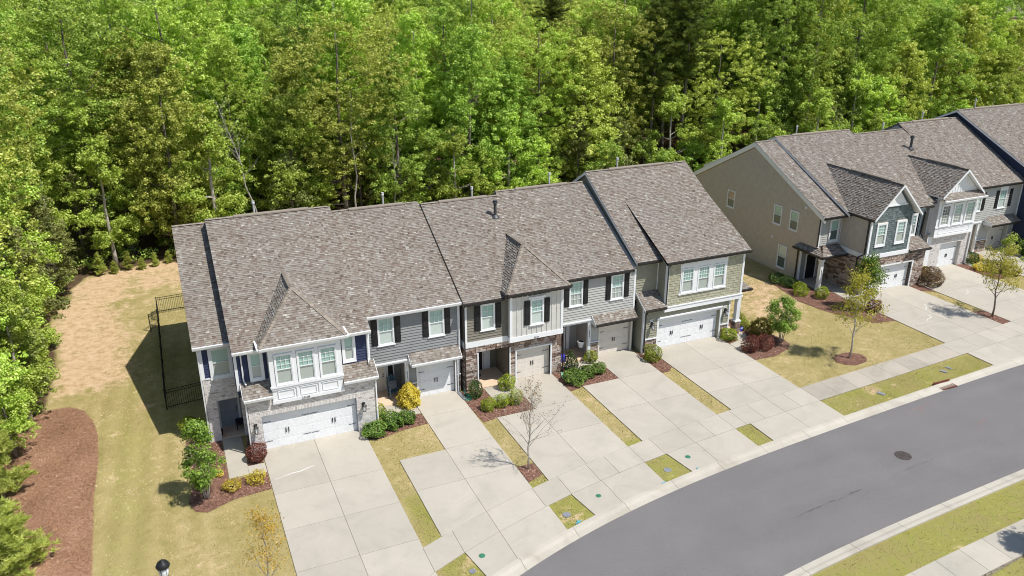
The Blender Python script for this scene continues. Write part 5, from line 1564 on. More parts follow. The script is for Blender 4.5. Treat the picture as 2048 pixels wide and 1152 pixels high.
shingle_field(B1, [(49.5, 5.62, 5.875), (53.2, 5.62, 5.875), (53.2, 6.0, 6.05), (49.5, 6.0, 6.05)])
flue(B1, 47.3, 15.5, 10.1, .75)

B2 = thing('townhouse', (56.0, 6.0, 0), 'farther white townhouse with board-and-batten gable, triple window bay and brick single garage', 'townhouse', ROWF)
fy = 6.0
H = [(55.4, 57.75, -1, 2.2)]
mb = MB(); wall_holes(mb, 53.75, 58.6, 0, 3.2, fy, fy + .3, H); mb.build('brick_wall', 'mortar', B2)
brick_face(B2, 54.2, 58.6, 0, 3.1, fy, H, soldier=[(55.3, 57.85, 2.2, 2.42)])
core(B2, 53.7, 58.6, [(fy + .3, 0), (22, 0), (22, 5.9), (14.6, 9.8), (fy + .3, 5.9)], 'stuccob')
siding(B2, 'stuccob', 6.3, 10.5, .1, 5.9, 53.7, [], .2, axis='l'); box(B2, 'corner_board', 'white', 53.68, 54.2, fy - .02, fy, 0, 3.0)
garage_door(B2, 55.42, 57.72, 2.13, fy + .26, 'white', 4)
by = 5.72
core(B2, 54.0, 58.35, [(by, 3.0), (8.5, 3.0), (8.5, 6.15), (by, 6.15)], 'white', 'bay_wall')
for wx_ in (54.42, 55.82, 57.2): window(B2, wx_, 4.02, .84, 1.60, by, grid=(3, 3), gridlow=(3, 3), casing=.12, up='blindgreen' if wx_ > 55 else 'blinddark', low='blindgrey')
box(B2, 'trim_board', 'white', 53.95, 58.4, by - .06, by, 3.78, 3.88); box(B2, 'trim_board', 'white', 53.97, 58.38, by - .04, by, 2.98, 3.14)
mb = MB(); t = .04; x0, x1, z0, z1 = 54.4, 57.95, 3.25, 3.65
mb.box(x0, x1, by - .02, by, z0, z0 + t); mb.box(x0, x1, by - .02, by, z1 - t, z1); mb.box(x0, x0 + t, by - .02, by, z0 + t, z1 - t); mb.box(x1 - t, x1, by - .02, by, z0 + t, z1 - t); mb.build('bay_panel', 'white', B2)
xc = 56.15; za = 8.55; gz = 6.45; ghw = 2.35; y0 = 5.35
ybk = (za - cB) / sB; yj = (gz - cB) / sB
gl = [(xc - ghw, yj, gz), (xc - ghw, y0, gz), (xc, y0, za), (xc, ybk, za)]; gr = [(xc + ghw, y0, gz), (xc + ghw, yj, gz), (xc, ybk, za), (xc, y0, za)]
gable_roof(B2, gl, gr, xc, za, y0, gz, ghw, ybk)
MB().prism([(xc - 2.15, 5.78, 6.1), (xc + 2.15, 5.78, 6.1), (xc + 2.15, 5.78, 6.5), (xc, 5.78, 8.4), (xc - 2.15, 5.78, 6.5)], (0, .2, 0)).build('gable_wall', 'white', B2)
for i in range(-6, 7): box(B2, 'batten', 'white', xc + i * .3 - .02, xc + i * .3 + .02, 5.755, 5.78, 6.5, 8.25 - abs(i) * .27)
p = [(53.85, 5.15, 6.22), (58.55, 5.15, 6.22), (58.55, 5.78, 6.62), (53.85, 5.78, 6.62)]
r = roof_slab(B2, [p], .09, name='bay_roof'); shingle_field(r, p); gutter(r, (53.8, 5.15, 6.22), (58.6, 5.15, 6.22))
f = [(52.9, 5.95, 6.0), (59.2, 5.95, 6.0), (59.2, 14.6, cB + sB * 14.6), (52.9, 14.6, cB + sB * 14.6)]
r = roof_slab(B2, [f]); shingle_field(r, f); cap_row(r, (52.9, 14.6, cB + sB * 14.6 + .01), (59.2, 14.6, cB + sB * 14.6 + .01))
MB().prism([(59.2, 23, 6.0), (52.9, 23, 6.0), (52.9, 14.6, cB + sB * 14.6), (59.2, 14.6, cB + sB * 14.6)], (0, 0, -.14)).build('roof', 'rooffar', B2, label='rear roof slope')
downspout(B2, [(58.5, 5.1, 6.1), (58.62, 5.9, 5.7), (58.62, 5.9, .1)], 'white', .07)
flue(B2, 56.6, 14.9, 9.9, .6); flue(B2, 57.1, 12.05, 8.9, .9, 'pipe', .11)

B3 = single_unit('farther pale grey townhouse with black shutters beside the dark blue townhouse', 58.65, 66.35, 7.6, 'ltgray', [61.9 - .4, 63.55 - .42, 64.85], [60.55, 63.6],
                 'ltgray', (15.2, 10.45), (7.25, 6.15), '2062', 'black', 'offwhite', 63.2, 65.6, 8.0, 61.6, (62.3, 65.9, 6.7, 2.74, 3.2), 2.75, 'offwhite', g0=58.7, rtrim='gutterdark', rr0=58.7, rr1=66.3)
flue(B3, 62.0, 15.5, 10.3, .75)

B4 = thing('townhouse', (71.0, 6.0, 0), 'dark blue townhouse at the right edge of the farther row', 'townhouse', ROWF)
core(B4, 66.4, 76, [(5.0, 0), (23, 0), (23, 6.1), (15.4, 10.9), (5.0, 6.05)], 'navyB')
siding(B4, 'navyB', 5.05, 14.0, .1, 10.0, 66.4, [], .2, axis='l', top=lambda z: (5.05 + max(0, (z - 6.0)) / .47, 14.5))
siding(B4, 'navyB', 66.5, 69.5, .1, 5.8, 5.0, [(67.4, 68.6, 3.7, 5.8)], .2)
window(B4, 67.55, 3.95, .8, 1.6, 5.0, grid=(3, 2), casing=.12); box(B4, 'corner_board', 'white', 66.38, 66.56, 4.95, 5.0, 0, 6.0); box(B4, 'corner_board', 'white', 66.365, 66.4, 5.0, 5.16, 0, 6.0)
main_roof(B4, 66.1, 76.3, 4.6, 6.05, 15.3, 11.12, gut='gutterdark')
gl = [(70.6, 5.5, 6.5), (70.6, 3.6, 6.5), (72.8, 3.6, 8.9), (72.8, 11.0, 8.9)]; gr = [(75.0, 3.6, 6.5), (75.0, 5.5, 6.5), (72.8, 11.0, 8.9), (72.8, 3.6, 8.9)]
gable_roof(B4, gl, gr, 72.8, 8.9, 3.6, 6.5, 2.2, 11.0)
flue(B4, 68.8, 15.6, 11.0, .75)

# ================================================================== vegetation
def quads_from(Pc, nrm, size, aspect, g, bend=0.0):
    """leaf quads (diamond-ish) at centres Pc facing nrm"""
    n = len(Pc)
    nrm = nrm / np.maximum(np.linalg.norm(nrm, axis=1, keepdims=True), 1e-6)
    rv = g.normal(size=(n, 3))
    a = np.cross(nrm, rv); a /= np.maximum(np.linalg.norm(a, axis=1, keepdims=True), 1e-6)
    b = np.cross(nrm, a)
    s = (size * g.uniform(.65, 1.35, n))[:, None]
    w = s * aspect
    v = np.stack([Pc - a * s * .5, Pc + b * w * .5 - a * s * .05, Pc + a * s * .5, Pc - b * w * .5 - a * s * .05], 1).reshape(-1, 3)
    f = np.arange(4 * n).reshape(n, 4)
    return v, f

def foliage_mesh(name, clusters, per, leaf, aspect, mat, seed, upb=0.4, tone_mu=0.53, tone_sd=0.25, flat=0.5, shell=0.55):
    """clusters: rows (x,y,z,r). leaves lie mostly on the shell of each flattened cluster"""
    g = np.random.default_rng(seed)
    V = []; T = []; N = []
    for (x, y, z, r) in clusters:
        n = max(6, int(per * (r / .6) ** 2 * g.uniform(.8, 1.2)))
        d = g.normal(size=(n, 3)); d /= np.linalg.norm(d, axis=1, keepdims=True)
        rad = r * (shell + (1 - shell) * g.uniform(0, 1, n) ** .5) * g.uniform(.75, 1.15, n)
        p = np.array([x, y, z]) + d * rad[:, None] * np.array([1, 1, flat])
        nn = d * .75 + np.array([0, 0, upb]) + g.normal(size=(n, 3)) * .30
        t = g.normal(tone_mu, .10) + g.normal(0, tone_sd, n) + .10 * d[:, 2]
        V.append(p); N.append(nn); T.append(t)
    P_ = np.concatenate(V); NN = np.concatenate(N); TT = np.concatenate(T)
    v, f = quads_from(P_, NN, leaf, aspect, g)
    return np_mesh(name, v, f, M[mat], TT)

def wood_mesh(name, H, r0, limbs, mat, lean=(0, 0), seed=0, trunk_top=.92, n=7):
    g = random.Random(seed)
    mb = MB()
    pts = []; rs = []
    k = 8
    for i in range(k + 1):
        t = i / k
        pts.append((lean[0] * t * t + g.uniform(-.02, .02) * H * .3, lean[1] * t * t + g.uniform(-.02, .02) * H * .3, H * trunk_top * t)); rs.append(r0 * (1 - t * .85) * (1.25 if i == 0 else 1))
    mb.tube(pts, rs, n)
    for (x, y, z, r) in limbs:
        t0 = min(.95, max(.15, (z - r * .8 - 0.25 * math.hypot(x, y)) / (H * trunk_top)))
        i = t0 * k; a = int(i); fr = i - a
        p0 = Vector(pts[a]).lerp(Vector(pts[min(a + 1, k)]), fr)
        p1 = Vector((x, y, z)); mid = p0.lerp(p1, .5) + Vector((g.uniform(-.15, .15), g.uniform(-.15, .15), g.uniform(-.2, .05)))
        rr = r0 * (1 - t0 * .85) * .45
        mb.tube([p0, mid, p1], [rr, rr * .6, rr * .2], 5, cap=False)
    me = mb.data(name, M[mat]); me.polygons.foreach_set('use_smooth', [True] * len(me.polygons))
    return me

def tree_variant(seed, H, R, base, nc, per, leaf, mat, shape='oval', bark='bark', flat=.5, cr=(.7, 1.3)):
    g = np.random.default_rng(seed)
    nl = 20 if H > 14 else 11
    cl = []
    for k in range(nl):
        t = (k + g.uniform(.1, .9)) / nl
        if shape == 'oval': prof = math.sin(PI * min(1, .10 + .82 * t) ** .85)
        elif shape == 'column': prof = .45 + .40 * math.sin(PI * t)
        else: prof = min(1, 1.1 * t + .35) * (1 if t < .7 else math.sqrt(max(0, 1 - ((t - .7) / .34) ** 2)))
        lr = R * g.uniform(.30, .50) * (1 - .25 * t)
        a = k * 2.4 + g.uniform(-.5, .5); rr = max(0, R * prof - lr * .7) * g.uniform(.55, 1.1)
        cx, cy, cz = rr * math.cos(a), rr * math.sin(a), base + (H - lr * .8 - base) * t
        m = int(nc / nl * g.uniform(.8, 1.2))
        d = g.normal(size=(m, 3)); d[:, 2] = np.abs(d[:, 2] + .25) * np.where(g.uniform(0, 1, m) < .25, -1, 1); d /= np.linalg.norm(d, axis=1, keepdims=True)
        q = d * (lr * g.uniform(.35, 1.35, m))[:, None] * np.array([1, 1, .85])
        r = g.uniform(cr[0], cr[1], m)
        cl += [tuple(w) for w in np.stack([cx + q[:, 0], cy + q[:, 1], cz + q[:, 2], r], 1)]
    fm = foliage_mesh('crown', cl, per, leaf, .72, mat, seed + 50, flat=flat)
    g2 = random.Random(seed); lm = g2.sample(cl, min(len(cl), 16))
    wm = wood_mesh('trunk', H, .10 + H * .009, lm, bark, seed=seed)
    return fm, wm

def pine_variant(seed, H, R, base, mat='pine', needle=.30, dens=1.0, tall=False):
    g = np.random.default_rng(seed)
    tufts = []; limbs = []
    z = base
    while z < H - .2:
        t = (z - base) / (H - base)
        L = R * ((1 - t) ** .8 * .95 + .08) if not tall else R * (.5 + .5 * math.sin(PI * min(1, t + .15)))
        for k in range(int(5 + 3 * dens)):
            a = g.uniform(0, 2 * PI); l = L * g.uniform(.6, 1.1)
            ex, ey, ez = l * math.cos(a), l * math.sin(a), z + l * g.uniform(.15, .55)
            limbs.append((ex * .9, ey * .9, ez, .1))
            m = max(2, int(l * 6 * dens))
            for i in range(m):
                q = (i + 1) / m
                tufts.append((ex * q + g.normal(0, .14), ey * q + g.normal(0, .14), z + (ez - z) * q + g.normal(0, .12)))
        z += .42 if not tall else .7
    tufts.append((0, 0, H))
    T = np.array(tufts); per = 26
    C_ = np.repeat(T, per, 0); n = len(C_)
    d = g.normal(size=(n, 3)); d[:, 2] = np.abs(d[:, 2]) * .9 + .1; d /= np.linalg.norm(d, axis=1, keepdims=True)
    l = needle * g.uniform(.6, 1.2, n)[:, None]
    s = np.cross(d, g.normal(size=(n, 3))); s /= np.linalg.norm(s, axis=1, keepdims=True); s *= .024
    v = np.stack([C_ - s, C_ + s, C_ + d * l + s * .3, C_ + d * l - s * .3], 1).reshape(-1, 3)
    tone = np.repeat(g.normal(.5, .14, len(T)), per) + g.normal(0, .14, n)
    fm = np_mesh('crown', v, np.arange(4 * n).reshape(n, 4), M[mat], tone)
    g2 = random.Random(seed)
    wm = wood_mesh('trunk', H, .06 + H * .008, g2.sample(limbs, min(24, len(limbs))), 'bark', seed=seed, trunk_top=.97)
    return fm, wm

def place_tree(name, var, x, y, rz, s, label, cat, group=None, crown='crown', trunk='trunk', sz=None, lean=(0, 0)):
    fm, wm = var
    r = thing(name, (x, y, 0), label, cat, group)
    r.rotation_euler = (lean[0], lean[1], rz)
    r.scale = (s, s, s if sz is None else sz)
    for nm, me in ((crown, fm), (trunk, wm)):
        if me is None: continue
        o = bpy.data.objects.new(nm, me); COL.objects.link(o); o.parent = r
    return r

# ---- the wood behind and to the left
TV = []
specs = [(20, 5.2, 3.0, 'leafA', 'oval'), (22, 6.2, 6.0, 'leafA', 'dome'), (17, 4.8, 2.0, 'leafB', 'oval'), (23, 4.4, 4.0, 'leafA', 'column'),
         (21, 6.6, 5.0, 'leafB', 'dome'), (18, 4.6, 2.0, 'leafC', 'oval'), (14, 4.4, 1.0, 'leafA', 'oval'), (22, 5.6, 6.0, 'leafC', 'dome')]
for i, (H_, R_, b_, m_, sh_) in enumerate(specs):
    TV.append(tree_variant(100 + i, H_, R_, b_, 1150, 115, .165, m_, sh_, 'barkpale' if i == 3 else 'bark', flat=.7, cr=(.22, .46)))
SV = [tree_variant(200, 9.5, 2.7, 1.0, 330, 120, .16, 'leafA', 'oval', 'bark', flat=.7, cr=(.2, .44)), tree_variant(201, 12, 3.0, 1.2, 430, 120, .16, 'leafA', 'oval', 'barkpale', flat=.7, cr=(.2, .44)),
      tree_variant(202, 7.5, 2.5, .5, 300, 120, .15, 'leafC', 'oval', 'bark', flat=.7, cr=(.2, .42)), tree_variant(203, 8.5, 2.3, .7, 290, 120, .16, 'leafD', 'oval', 'bark', flat=.6, cr=(.2, .42))]
PV = [pine_variant(300, 6.0, 1.7, .5, 'pinelight', dens=1.3), pine_variant(301, 4.2, 1.5, .3, 'pinelight', dens=1.5)]
PT = [pine_variant(302, 24, 3.2, 12, needle=.38, dens=1.1, tall=True), pine_variant(303, 25, 3.4, 9, 'pine', .38, 1.1, True)]
kinds = {0: 'tall bright spring-green broadleaf tree', 1: 'tall domed light green broadleaf tree', 2: 'olive-green oval broadleaf tree', 3: 'narrow tall light green tree',
         4: 'broad olive-green domed tree', 5: 'deep green oval broadleaf tree', 6: 'lower bushy bright green broadleaf tree', 7: 'tall deep green domed broadleaf tree'}
tr = random.Random(11)
def region(x, y):
    if x < -8 and y < 33: return 'at the left edge of the clearing', 'trees along the left edge of the clearing'
    if x < 24: return 'in the wood behind the near row of townhouses', 'wood behind the near row'
    if x < 44: return 'in the wood behind the gap between the two rows', 'wood behind the gap'
    return 'in the wood behind the farther row of townhouses', 'wood behind the farther row'
spots = []
def free(x, y, d):
    return all((x - a) ** 2 + (y - b) ** 2 > (d * .5 + e * .5) ** 2 for a, b, e in spots)
def put_tree(x, y, tall=True):
    if (2.2 < x < 5.8 and y < 38) or any((x - a) ** 2 + (y - b) ** 2 < 3.2 for a, b in ((17.2, 34.2), (13.4, 34.2))): return
    i = tr.choice((0, 1, 2, 3, 4, 5, 6, 7)) if tall else None
    reg, grp = region(x, y)
    if tall and x > 36 and tr.random() < .25: i = tr.choice((5, 7))
    if tall and 33 < x < 70 and tr.random() < .14:
        place_tree('pine_tree', PT[tr.randrange(2)], x, y, tr.uniform(0, 6.3), tr.uniform(.85, 1.05), 'tall dark pine ' + reg, 'tree', 'tall pines ' + reg)
    elif tall:
        s = tr.uniform(.82, 1.1)
        place_tree('broadleaf_tree', TV[i], x, y, tr.uniform(0, 6.3), s, kinds[i] + ' ' + reg, 'tree', kinds[i] + 's ' + reg, sz=s * tr.uniform(.9, 1.12), lean=(tr.uniform(-.03, .03), tr.uniform(-.03, .03)))
    else:
        j = tr.choice((0, 0, 1, 1, 2, 3))
        s = tr.uniform(.75, 1.15)
        nm = ('slender layered light green sapling', 'tall layered light green young tree', 'rounded dark green understorey tree', 'pale silvery green young tree')[j]
        place_tree('young_tree', SV[j], x, y, tr.uniform(0, 6.3), s, nm + ' ' + reg, 'tree', nm + 's ' + reg)
for k in range(34):
    x, y = -36 + k * 6.4 + tr.uniform(-1.5, 1.5), 84 + tr.uniform(-5, 5) + max(0, k - 12) * 1.2
    spots.append((x, y, 4.5)); i = tr.randrange(8)
    place_tree('broadleaf_tree', TV[i], x, y, tr.uniform(0, 6.3), tr.uniform(1.12, 1.25), kinds[i] + ' on the far skyline of the wood', 'tree', 'far skyline trees', sz=(27.5 / specs[i][0]))
# tall trees, near rows denser
for k in range(36):
    x, y = -39 + k * 6.2 + tr.uniform(-1.5, 1.5), 99 + tr.uniform(-3, 3) + max(0, k - 12) * 1.2
    i = tr.randrange(8)
    place_tree('broadleaf_tree', TV[i], x, y, tr.uniform(0, 6.3), tr.uniform(1.15, 1.3), kinds[i] + ' on the far skyline of the wood', 'tree', 'far skyline trees', sz=(29 / specs[i][0]))
for it in range(9000):
    y = 36 + 60 * tr.random() ** 1.6
    lo = -16 - (y - 36) * .30; hi = 104 + (y - 36) * 1.05
    if y > 62: lo = max(lo, -20)
    x = tr.uniform(lo, hi)
    d = 3.9 + (y - 36) * .06 + max(0, x - 80) * .04
    if free(x, y, d) and len(spots) < 262:
        spots.append((x, y, d)); put_tree(x, y)
for it in range(1500):
    y = tr.uniform(-3, 36); w = float(wood_edge_left(y))
    x = tr.uniform(w - 10, w - 2.6)
    if x < -12.0 - (y - 0) * .28 - 3 and False: continue
    if free(x, y, 4.2) and len([s for s in spots if s[0] < -11 and s[1] < 36]) < 20:
        if y < 8 and x > -14.2: continue
        spots.append((x, y, 4.2)); put_tree(x, y, tr.random() < .6)
sp2 = []
for it in range(2500):
    x = tr.uniform(-13, 100); y = float(wood_edge_back(x)) + tr.uniform(.8, 4.6)
    if all((x - a) ** 2 + (y - b) ** 2 > 2.9 ** 2 for a, b in sp2) and len(sp2) < 52:
        if -6.5 < x < -1 and y < 36.5: continue
        sp2.append((x, y)); put_tree(x, y, False)
for it in range(600):
    y = tr.uniform(2, 33); x = float(wood_edge_left(y)) - tr.uniform(.9, 2.6)
    if all((x - a) ** 2 + (y - b) ** 2 > 2.7 ** 2 for a, b in sp2) and len(sp2) < 66:
        sp2.append((x, y)); put_tree(x, y, False)
for i, (x, y, s, j, lab) in enumerate([(19.2, 36.0, .95, 0, 'dark young pine rising behind the ridge of the grey townhouse'), (23.6, 36.0, .9, 1, 'short young pine behind the ridge of the stone townhouse'),
        (33.0, 35.5, .95, 0, 'young pine behind the sage green townhouse roof'), (-12.6, 15.0, 1.0, 0, 'hazy soft pine leaning from the wood above the left lawn'), (-12.0, 0.9, .8, 0, 'soft young pine beside the pine straw bed at the left edge'),
        (-10.75, -5.2, .85, 1, 'yellow-green young pine in the bottom left corner'), (-14.3, 24.5, 1.15, 0, 'soft grey-green pine at the far left of the clearing'), (-12.3, -2.2, .5, 1, 'small young pine above the bottom left corner pine')]):
    place_tree('young_pine', PV[j], x, y, i * 1.3, s, lab, 'tree')
for i, (x, y, s_, lb) in enumerate(((-11.6, 12.2, .75, 'bushy bright green young tree overhanging the bare soil on the left'), (-11.5, 7.9, .72, 'bright green young tree whose shade falls on the top of the pine straw bed'), (-11.9, 4.6, .62, 'small yellow-green tree leaning over the pine straw bed'))):
    place_tree('young_tree', SV[i % 2], x, y, i * 2.0, s_, lb, 'tree')
for i in range(7):
    x = -8.6 + i * 1.05; y = 32.6 + .16 * i + tr.uniform(-.3, .3)
    place_tree('pine_seedling', PV[i % 2], x, y, i * 2.1, tr.uniform(.20, .36), 'small bright green pine seedling at the back edge of the clearing', 'tree', 'pine seedlings along the back edge of the clearing')

# bare and dead trees
def bare_tree(name, x, y, H, r0, seed, mat, label, cat='tree', n_br=14, spread=1.4, lean=(0, 0), fork=.35, up=.9, tw=3, leaves=None, group=None, thick=.5):
    g = random.Random(seed)
    root = thing(name, (x, y, 0), label, cat, group)
    mb = MB(); tips = []
    k = 7
    pts = [Vector((lean[0] * (i / k) ** 1.2, lean[1] * (i / k) ** 1.2, H * i / k)) + Vector((g.uniform(-1, 1), g.uniform(-1, 1), 0)) * .012 * H * (i > 0) for i in range(k + 1)]
    mb.tube(pts, [r0 * (1 - .88 * i / k) for i in range(k + 1)], 7)
    def grow(p, d, L, r, lev):
        q = p; segs = [p]
        for i in range(3):
            d = (d + Vector((g.uniform(-.22, .22), g.uniform(-.22, .22), g.uniform(-.05, .22)))).normalized()
            q = q + d * L / 3; segs.append(q)
        mb.tube(segs, [r, r * .75, r * .5, r * .22], 4 if lev else 5, cap=False)
        tips.append(q); tips.append(segs[2])
        if lev < tw:
            for _ in range(g.choice((2, 3, 3))):
                s = segs[g.choice((1, 2, 3))]
                dd = (d + Vector((g.uniform(-.9, .9), g.uniform(-.9, .9), g.uniform(-.2, .6)))).normalized()
                grow(s, dd, L * g.uniform(.45, .65), r * .5, lev + 1)
    for i in range(n_br):
        t = fork + (1 - fork) * (i + g.uniform(0, .8)) / n_br
        t = min(t, .97); j = t * k; a_ = int(j)
        p = pts[a_].lerp(pts[min(a_ + 1, k)], j - a_)
        an = i * 2.4 + g.uniform(-.4, .4)
        d = Vector((math.cos(an), math.sin(an), up * g.uniform(.7, 1.3))).normalized()
        grow(p, d, spread * (1.15 - .75 * t) * g.uniform(.8, 1.2), r0 * (1 - .8 * t) * thick, 1)
    me = mb.data('trunk', M[mat], smooth=True)
    o = bpy.data.objects.new('trunk', me); COL.objects.link(o); o.parent = root
    if leaves:
        mt, cnt, size, sp = leaves
        gg = np.random.default_rng(seed)
        T = np.array([list(t) for t in tips]); idx = gg.integers(0, len(T), cnt)
        P_ = T[idx] + gg.normal(size=(cnt, 3)) * sp
        v, f = quads_from(P_, gg.normal(size=(cnt, 3)) * .7 + np.array([0, 0, .6]), size, .7, gg)
        lm = np_mesh('leaves', v, f, M[mt], gg.normal(.5, .2, cnt))
        l = bpy.data.objects.new('leaves', lm); COL.objects.link(l); l.parent = root
    return root
bare_tree('dead_tree', 4.9, 35.2, 13.0, .11, 5, 'barkdead', 'dead grey leafless tree leaning left at the wood edge behind the brick townhouse', n_br=15, spread=2.6, lean=(-2.6, .5), fork=.5, tw=2)
bare_tree('dead_tree', 17.2, 34.8, 10.6, .08, 8, 'barkdead', 'slim bare pale tree behind the ridge of the grey townhouse', n_br=14, spread=1.8, fork=.4, tw=2)
bare_tree('dead_tree', 13.4, 34.4, 13.4, .12, 9, 'barkdead', 'tall half-bare grey tree trunk rising behind the brick townhouse roof', n_br=12, spread=1.7, fork=.55, tw=2, leaves=('leafA', 900, .16, .35))

# ---- garden trees
bare_tree('young_street_tree', 11.87, -6.87, 4.3, .055, 21, 'barkpale', 'nearly leafless young tree in a mulch strip between two driveways, casting a branchy shadow', n_br=24, spread=1.7, fork=.28, up=1.4, tw=3, lean=(.15, 0), leaves=('budleaf', 900, .06, .05))
bare_tree('young_street_tree', 36.13, -3.83, 5.3, .07, 23, 'barkpale', 'young street tree with thin yellow-green leaves in a round mulch ring on the lawn', n_br=16, spread=1.85, fork=.26, up=1.1, tw=2, leaves=('olivey', 3300, .11, .17))
bare_tree('young_street_tree', 50.6, -2.9, 4.7, .075, 25, 'bark', 'young street tree with olive-yellow leaves in the mulch strip at the right edge', n_br=16, spread=1.95, fork=.28, up=.8, tw=2, lean=(-.35, 0), leaves=('olivey', 3000, .11, .17))
bare_tree('young_street_tree', -1.36, -11.5, 4.15, .05, 27, 'barkpale', 'young street tree with sparse orange leaves at the bottom edge beside the wide driveway', n_br=14, spread=1.35, fork=.28, up=1.5, tw=2, leaves=('orange', 1500, .075, .15))
bare_tree('young_tree', 43.2, 1.9, 3.6, .05, 29, 'bark', 'young crape myrtle in front of the farther double garage', n_br=15, spread=1.2, fork=.12, up=1.2, tw=2, leaves=('leafM', 5000, .12, .17))
def multi_stem(name, x, y, H, R, base, seed, mat, label, stems=4, leaf=.11, nc=62, per=330):
    g = np.random.default_rng(seed)
    root = thing(name, (x, y, 0), label, 'tree')
    cl = []
    for _ in range(nc):
        t = g.uniform(0, 1); a = g.uniform(0, 2 * PI); rr = R * math.sin(PI * min(1, .18 + .74 * t)) * math.sqrt(g.uniform(.05, 1))
        cl.append((rr * math.cos(a), rr * math.sin(a), base + (H - base) * t, g.uniform(.22, .40)))
    fm = foliage_mesh('crown', cl, per, leaf, .7, mat, seed, flat=.8, shell=.3)
    mb = MB()
    for i in range(stems):
        a = 2 * PI * i / stems + .4
        p = Vector((.08 * math.cos(a), .08 * math.sin(a), 0)); q = Vector((.22 * math.cos(a), .22 * math.sin(a), base)); e = Vector((R * .5 * math.cos(a), R * .5 * math.sin(a), base + (H - base) * .7))
        mb.tube([p, p.lerp(q, .5), q, e], [.035, .032, .026, .008], 6)
        for k in range(4):
            s = q.lerp(e, .25 * k + .1); mb.tube([s, s + Vector((g.uniform(-.5, .5), g.uniform(-.5, .5), .55))], [.012, .004], 4, cap=False)
    for nm, me in (('crown', fm), ('trunk', mb.data('trunk', M['barkpale'], smooth=True))):
        o = bpy.data.objects.new(nm, me); COL.objects.link(o); o.parent = root
multi_stem('crape_myrtle', -3.15, -2.98, 4.2, .95, .9, 41, 'leafM', 'leafy green multi-stem crape myrtle beside the front walk of the brick townhouse')
multi_stem('crape_myrtle', 33.63, -.25, 3.4, 1.05, 1.0, 42, 'leafM', 'round-headed green crape myrtle on four stems beside the sage green townhouse')
multi_stem('crape_myrtle', 61.9, 4.5, 2.6, .7, .4, 43, 'leafA', 'spiky light green shrub tree in front of the pale grey townhouse', nc=30, per=160)
place_tree('street_tree', TV[6], 30.9, -22.6, 1.0, .33, 'street tree on the far side whose shadow falls on the sidewalk', 'tree', None, sz=.36)

# ---- shrubs
def shrub_mesh(seed, mat, leaf, n, rough=.12, flat=1.0, core=.0, spiky=0):
    """unit shrub: radius 1, sitting on z=0, height about 2*flat"""
    g = np.random.default_rng(seed)
    d = g.normal(size=(n, 3)); d /= np.linalg.norm(d, axis=1, keepdims=True)
    k = g.normal(size=(9, 3)) * 3.2; ph = g.uniform(0, 6.28, 9)
    lump = np.cos(d @ k.T + ph).sum(1) / 3
    rad = (1 + rough * lump) * (.78 + .22 * g.uniform(0, 1, n) ** .4) * (1 + spiky * np.maximum(0, g.normal(size=n)) * np.maximum(0, d[:, 2] + .3))
    p = d * rad[:, None]; p[:, 2] = np.maximum(p[:, 2] + .82, .02) * flat
    v, f = quads_from(p, d * .8 + g.normal(size=(n, 3)) * .6 + np.array([0, 0, .3]), leaf, .6, g)
    t = .5 + .16 * lump + g.normal(0, .17, n)
    return np_mesh('foliage', v, f, M[mat], t)
def shrub_stem():
    def mk():
        mb = MB()
        for i in range(7):
            a = i * .9; mb.tube([(0.05 * math.cos(a), .05 * math.sin(a), 0), (.3 * math.cos(a), .3 * math.sin(a), .5), (.62 * math.cos(a), .62 * math.sin(a), 1.1)], [.04, .03, .01], 5)
        return mb.data('stem', M['bark'])
    return cached(('sstem',), mk)
SH = {'box': [shrub_mesh(400 + i, 'box', .12, 3000, .2, spiky=.03) for i in range(2)], 'juniper': [shrub_mesh(410 + i, 'juniper', .15, 2800, .2, .8, spiky=.06) for i in range(2)],
      'burg': [shrub_mesh(420, 'burg', .14, 2600, .16, 1, spiky=.05)], 'gold': [shrub_mesh(430, 'gold', .17, 1500, .25, .8, spiky=.10)], 'hollyd': [shrub_mesh(440, 'hollyd', .16, 1900, .2, 1)],
      'goldcone': None, 'golddull': [shrub_mesh(450, 'golddull', .17, 1900, .22, .9, spiky=.08)], 'brownhedge': [shrub_mesh(460, 'brownhedge', .09, 4200, .14, .9)], 'leafA': [shrub_mesh(470, 'leafA', .2, 900, .3, .9, spiky=.1)]}
def gold_cone():
    g = np.random.default_rng(77); n = 5200
    t = g.uniform(0, 1, n) ** 1.25; a = g.uniform(0, 2 * PI, n)
    pr_ = np.sin(PI * np.clip(.22 + .78 * t, 0, 1) ** .9) ** .8 * (1 + .14 * np.sin(5 * a + 9 * t) + .10 * np.sin(9 * a - 17 * t))
    r = pr_ * (.75 + .3 * g.uniform(0, 1, n) ** .5)
    p = np.stack([r * np.cos(a), r * np.sin(a), t * 2.0], 1)
    nn = np.stack([np.cos(a), np.sin(a), np.full(n, .5)], 1) + g.normal(size=(n, 3)) * .6
    v, f = quads_from(p, nn, .15, .6, g)
    return np_mesh('foliage', v, f, M['gold'], .5 + .15 * np.sin(5 * a + 9 * t) + g.normal(0, .17, n))
SH['goldcone'] = [gold_cone()]
def shrub(kind, x, y, r, h, label, group=None, i=0):
    me = SH[kind][i % len(SH[kind])]
    o = thing('shrub', (x, y, 0), label, 'shrub', group, rz=(x * 7 + y * 3) % 6.28)
    o.scale = (r, r, h / 1.75)
    f = bpy.data.objects.new('foliage', me); COL.objects.link(f); f.parent = o
    s = bpy.data.objects.new('stem', shrub_stem()); COL.objects.link(s); s.parent = o
    return o
